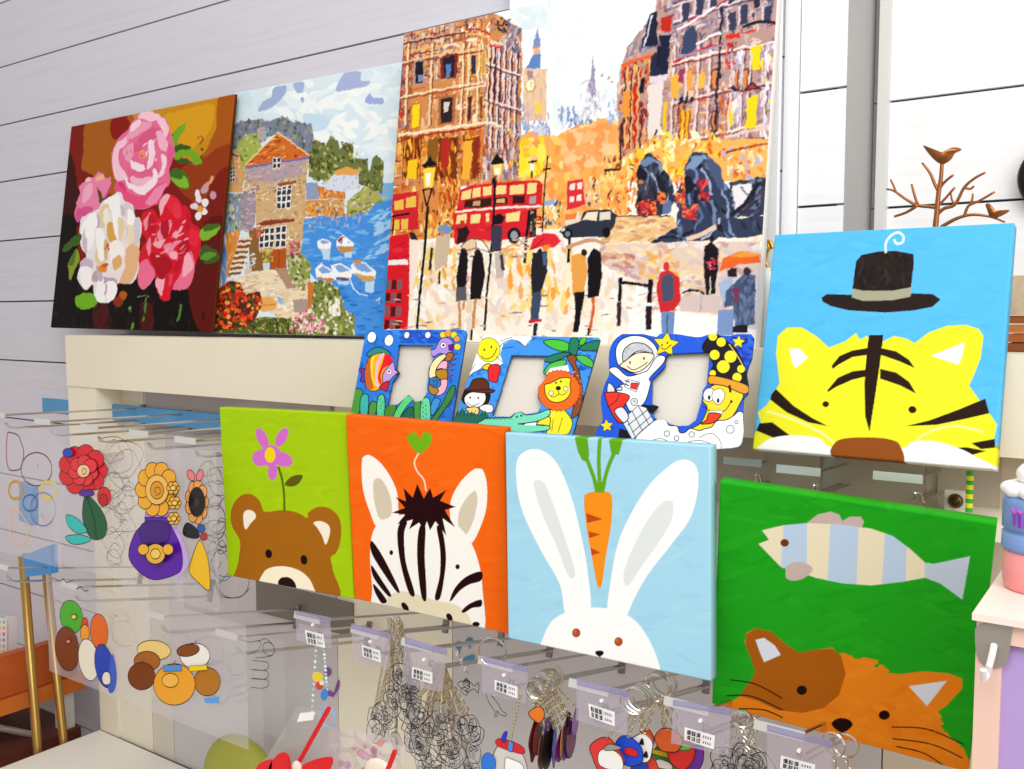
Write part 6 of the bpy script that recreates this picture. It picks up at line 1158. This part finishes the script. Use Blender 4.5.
mb.ball(c+np.array([0, 0, zz+.022]), rad*.45, mat('fbfaf6', .6), 14, 10, (1, 1, 1.1)); mb.build('cream_top', parent=tub, smooth=True)
mb = MB(); dirv = np.array(EYE)-c; ang0 = math.atan2(dirv[1], dirv[0])-.62; 
def onb(da, z): a = ang0+da; return c+np.array([rad*1.062*math.cos(a), rad*1.062*math.sin(a), z])
for da, y0, y1 in ((-.16, 509, 521), (-.02, 511, 522), (.06, 509, 522)):
    mb.tube([onb(da, hz(y0)), onb(da+.02, hz(y1))], .0009, mat('8a4ac0', .4), 6)
mb.tube([onb(-.2, hz(505)), onb(-.1, hz(509)), onb(0, hz(506)), onb(.08, hz(508))], .0013, mat('c05ac8', .4), 6); mb.build('purple_mark', parent=tub)
# striped straw and black knob under the tiger
a = at(969, 512, .86); b = at(970, 471, .86); mb = MB(); n = 9
for i in range(n): mb.tube([a+(b-a)*i/n, a+(b-a)*(i+1)/n], .0029, mat('e8dc2a' if i % 2 else '3aa838', .4), 12)
o = mb.build('paper_straw'); tag(recenter(o), 'green and yellow striped paper straw standing beside the tiger canvas', 'straw')
q0 = at(944, 515, .90); q1 = at(968, 492, .90); kb = thing('door_knob', 'small dark round knob on a pale plate under the tiger canvas', 'knob', (q0+q1)/2)
MB().box((q0[0], .90, q0[2]), (q1[0], .906, q1[2]), mat('efe8da', .4)).build('plate', parent=kb)
c = at(955.5, 501, .897); MB().ball(c, .0065, mat('6a5a3a', .3, .8), 16, 10, (1, .7, 1)).build('knob', parent=kb, smooth=True)
MB().ball(c+np.array([0, -.0035, 0]), .0042, mat('4a3a20', .3, .8), 14, 8, (1, .6, 1)).build('knob_face', parent=kb, smooth=True)
# copper tree with birds
Yb_ = .955; COP = mat('a8683c', .32, .85, .15, 60); tr = thing('copper_tree', 'copper wire tree ornament with two birds behind the tiger canvas', 'ornament', at(938, 300, Yb_)); V = (760, 0, 3.2045)
def W(s, dy=0): return [at(x/V[2]+V[0], y/V[2]+V[1], Yb_+dy) for x, y in nums(s)]
def br(s, r0, r1, par=tr, name='branch'):
    p = smooth_pts(W(s), 4, False); MB().tube(p, 0, COP, 8, radii=[r0+(r1-r0)*i/(len(p)-1) for i in range(len(p))]).build(name, parent=par, smooth=True)
br('560 1080 562 760 566 690 572 620 580 570 583 520', .0030, .0016, name='trunk')
for s, a, b in (('572 612 560 590 545 555 520 522', .0028, .0016),('572 610 590 585 620 560', .0024, .0018),('568 665 540 662 505 658 470 640 430 612 405 606', .0030, .0014),('435 615 428 595 418 575', .0019, .0014),('505 655 495 625 486 590', .0022, .0016),('505 658 470 680 430 694', .0026, .0018),('570 660 590 640 625 600', .0022, .0017),
    ('565 690 590 668 625 655 655 600 690 570 722 553', .0030, .0017),('655 602 675 605 686 595', .0019, .0016),('625 655 615 640 612 620', .0017, .0013),('580 728 620 705 655 692 690 688 740 695 785 712', .0030, .0014),('655 692 668 660 700 645 752 615', .0024, .0016),('672 660 680 640 682 620', .0018, .0014)): br(s, a*.62, b*.62)
def bird(s, tail, beak, r=1.0):
    p = W(s); mb = MB(); n = np.array([0, .006*r, 0]); cc = np.mean(p, 0); out = smooth_pts(p, 4)
    rings = [(1.0, 0), (.86, -.0035*r), (.5, -.0055*r)]; vs = []; fs = []; k = len(out)
    for s_, d in rings+[(.86, .0035*r)][:0]: vs += [cc+(q-cc)*s_+np.array([0, d, 0]) for q in out]
    vs.append(cc+np.array([0, -.006*r, 0])); vs += [cc+(q-cc)*.86+np.array([0, .0035*r, 0]) for q in out]+[cc+np.array([0, .005*r, 0])]
    for j in range(2):
        for i in range(k): fs.append((j*k+i, j*k+(i+1) % k, (j+1)*k+(i+1) % k, (j+1)*k+i))
    for i in range(k): fs.append((2*k+i, 2*k+(i+1) % k, 3*k)); fs.append((i, 3*k+1+i, 3*k+1+(i+1) % k, (i+1) % k)); fs.append((3*k+1+i, 4*k+1, 3*k+1+(i+1) % k))
    mb.add(vs, fs, COP); return mb.build('bird', parent=tr, smooth=True)
bird('522 465 545 480 575 490 605 482 622 472 640 474 645 482 625 492 612 512 590 526 570 522 548 502 532 482', None, None); bird('722 655 735 652 748 668 765 680 795 672 798 678 775 692 750 700 735 692 728 675', None, None, .8)
# golden-topped white figure left of the tiger
Yg = .955; fg = thing('white_figurine', 'white figurine with a curved gold top between street picture and tiger', 'figurine', at(764, 352, Yg)); V = (740, 230, 7.0)
c = at(765, 352, Yg); hh = at(765, 268, Yg)[2]-c[2]; MB().lathe([(.013, 0), (.014, .004), (.012, hh*.25), (.0095, hh*.6), (.0065, hh*.85), (.004, hh)], c, mat('f4f1ea', .4), 20).build('body', parent=fg, smooth=True)
GO = mat('d9a545', .3, .75)
for s, a, b in (('160 130 150 100 165 85 195 80 215 90 230 130', .0014, .0022),('155 95 165 150 175 215 190 250 212 285', .002, .0012),('190 80 200 120 190 160 175 220', .0012, .002),('215 90 205 130 195 150', .001, .0018)):
    p = smooth_pts(W(s), 4, False); MB().tube(p, 0, GO, 8, radii=[a+(b-a)*i/(len(p)-1) for i in range(len(p))]).build('gold_curl', parent=fg, smooth=True)
# wooden box at the far right of the ledge
p0 = at(1009, 352, .97); bxr = thing('wicker_box', 'brown wooden box with a tan lid on the ledge right of the tiger', 'box', (p0[0]+.08, .97, ZL)); 
x0 = p0[0]; zA = at(1009, 315, .95)[2]; zB = at(1012, 276, .95)[2]
for k in range(4):
    z0_ = ZL+(zA-ZL)*k/4; MB().box((x0+.001*(k % 2), .945, z0_+.0006), (x0+.15, .998, ZL+(zA-ZL)*(k+1)/4-.0006), mat(['8a4a20','a85c2a','c87a3a','9a5626'][k], .5, 0, .2, 60)).build('slat', parent=bxr)
MB().box((x0-.001, .943, zA), (x0+.152, .999, zB), mat('cdb694', .6, 0, .15, 90)).build('lid', parent=bxr)
# black letter at the right edge of the wall
Yl = 1.088; lt = MB(); c = at(1055, 176, Yl); R0 = .026
lt.tube([c+np.array([R0*math.cos(a), 0, R0*1.05*math.sin(a)]) for a in np.linspace(.75, 5.5, 30)], .0075, mat('0e0d10', .4), 12); o = lt.build('wall_letter', smooth=True); tag(recenter(o), 'black round wall letter cut by the right edge of the photo', 'letter')
# ------------------------------------------------------------------ left corner: wooden crate rack on slim gold legs
def atX(x, y, X):
    d = FWD + RT*(x-512)/FPX - UP*(y-384.5)/FPX
    return EYE + d*X/d[0]
OR = mat('b8551f', .5, 0, .22, 14); OR2 = mat('d9742a', .45, 0, .15, 12); XR = xk-.10
pe = atX(84, 690, XR); yb_ = min(.96, pe[1])
rk = thing('wooden_rack', 'orange wooden crate rack standing at the far left', 'rack', (XR-.12, .5, 0))
zz = lambda px, py: atX(px, py, XR)[2]
MB().box((XR-.02, .0, zz(40, 686)), (XR, yb_-.01, zz(40, 646)), OR).build('crate_side', parent=rk)
MB().box((XR-.30, -.02, zz(40, 702)), (XR+.006, yb_, zz(40, 687)), OR2).build('shelf_board', parent=rk)
MB().box((XR-.30, .0, zz(10, 752)-.02), (XR+.004, yb_-.01, zz(10, 752)), mat('6a3322', .5, 0, .25, 12)).build('lower_board', parent=rk)
MB().tube([atX(0, 728, XR-.03), atX(70, 742, XR-.03)], .006, mat('d8d2c8', .3, .6), 10).build('bar', parent=rk)
for y_ in (.03, yb_-.04): MB().box((XR-.03, y_, 0), (XR-.006, y_+.024, zz(40, 703)), mat('e6e2d8', .5)).build('leg', parent=rk)
for y_ in (.03, yb_-.04): MB().box((XR-.28, y_, 0), (XR-.256, y_+.024, zz(40, 703)), mat('e6e2d8', .5)).build('leg', parent=rk)
YN = (EYE+(FWD+RT*(4-512)/FPX-UP*(650-384.5)/FPX)*1)[1]
XN = XR-.06
def board(q, th, m): return MB().quadbox([atX(x, y, XN) for x, y in q], (-th, 0, 0), m)
nb = thing('notebook', 'white notebook with coloured dots standing in the wooden rack', 'notebook', atX(-3, 668, XN))
board([(-14, 617), (7, 619), (7, 662), (-14, 670)], .010, mat('f4f2f0', .5)).build('cover', parent=nb); mb = MB()
for j in range(7):
    for i in range(4):
        x, y = -10+i*4.6, 622+j*6; mb.quadbox([atX(*p, XN+.0004) for p in ((x-1.3, y-1.6), (x+1.3, y-1.6), (x+1.3, y+1.6), (x-1.3, y+1.6))], (-.0003, 0, 0), mat(['f2c84a','e88aa8','8ab8e8','a8d88a'][(i+j) % 4], .5))
mb.build('dots', parent=nb)
mb = board([(9, 617), (17, 617), (17, 658), (9, 661)], .012, mat('e2dfe4', .5))
o = mb.build('spiral_notebook'); tag(recenter(o), 'plain white spiral notebook beside the dotted notebook in the rack', 'notebook')
BR = mat('b08a4a', .3, .85)
XG = xk-.035; fr = thing('gold_stand', 'slim gold metal stand with two legs beside the wooden rack', 'stand', (XG, atX(38, 752, XG)[1], 0))
for q in ((23, 556, 38, 756), (46, 570, 64, 746)):
    a = atX(q[0], q[1], XG); b = atX(q[2], q[3], XG); d = (b-a)/(a[2]-b[2]); e = b+d*b[2]; MB().tube([a, e], .0075, BR, 12).build('leg', parent=fr, smooth=True)
a = atX(23, 556, XG); b = atX(46, 570, XG); MB().tube([a, b], .006, BR, 10).build('crossbar', parent=fr, smooth=True)
for q, lab in (('19 482 31 488 31 526 19 520', 'blue translucent pouch hanging behind the leftmost clear sheet'), ('22 556 50 545 51 574 26 577', 'bright blue scoop under the leftmost clear sheet')):
    p = [at(x, y, .76) for x, y in nums(q)]; o = MB().quadbox(p, (0, .012, 0), mat('3f92d8', .35)).build('blue_pouch'); tag(recenter(o), lab, 'pouch')
# ================================================================== LIGHT
w = bpy.data.worlds.new('world'); SC.world = w; w.use_nodes = True
w.node_tree.nodes['Background'].inputs['Color'].default_value = (1, .985, .97, 1); w.node_tree.nodes['Background'].inputs['Strength'].default_value = .66
def area(name, loc, target, sx, sy, power, color=(1, 1, 1)):
    l = bpy.data.lights.new(name, 'AREA'); l.shape = 'RECTANGLE'; l.size = sx; l.size_y = sy; l.energy = power; l.color = color
    o = bpy.data.objects.new(name, l); COL.objects.link(o); o.location = loc
    o.rotation_euler = (Vector(target)-Vector(loc)).to_track_quat('-Z', 'Y').to_euler(); return o
area('ceiling_panel_light', (.2, -.5, 2.85), (-.4, .9, 1.3), 1.6, 1.0, 26, (1, .98, .95))
area('right_fill_light', (1.6, -.6, 2.2), (-.2, .9, 1.35), 1.4, 1.4, 20, (1, .99, .97))  # added area light that brightens the right side, no known window
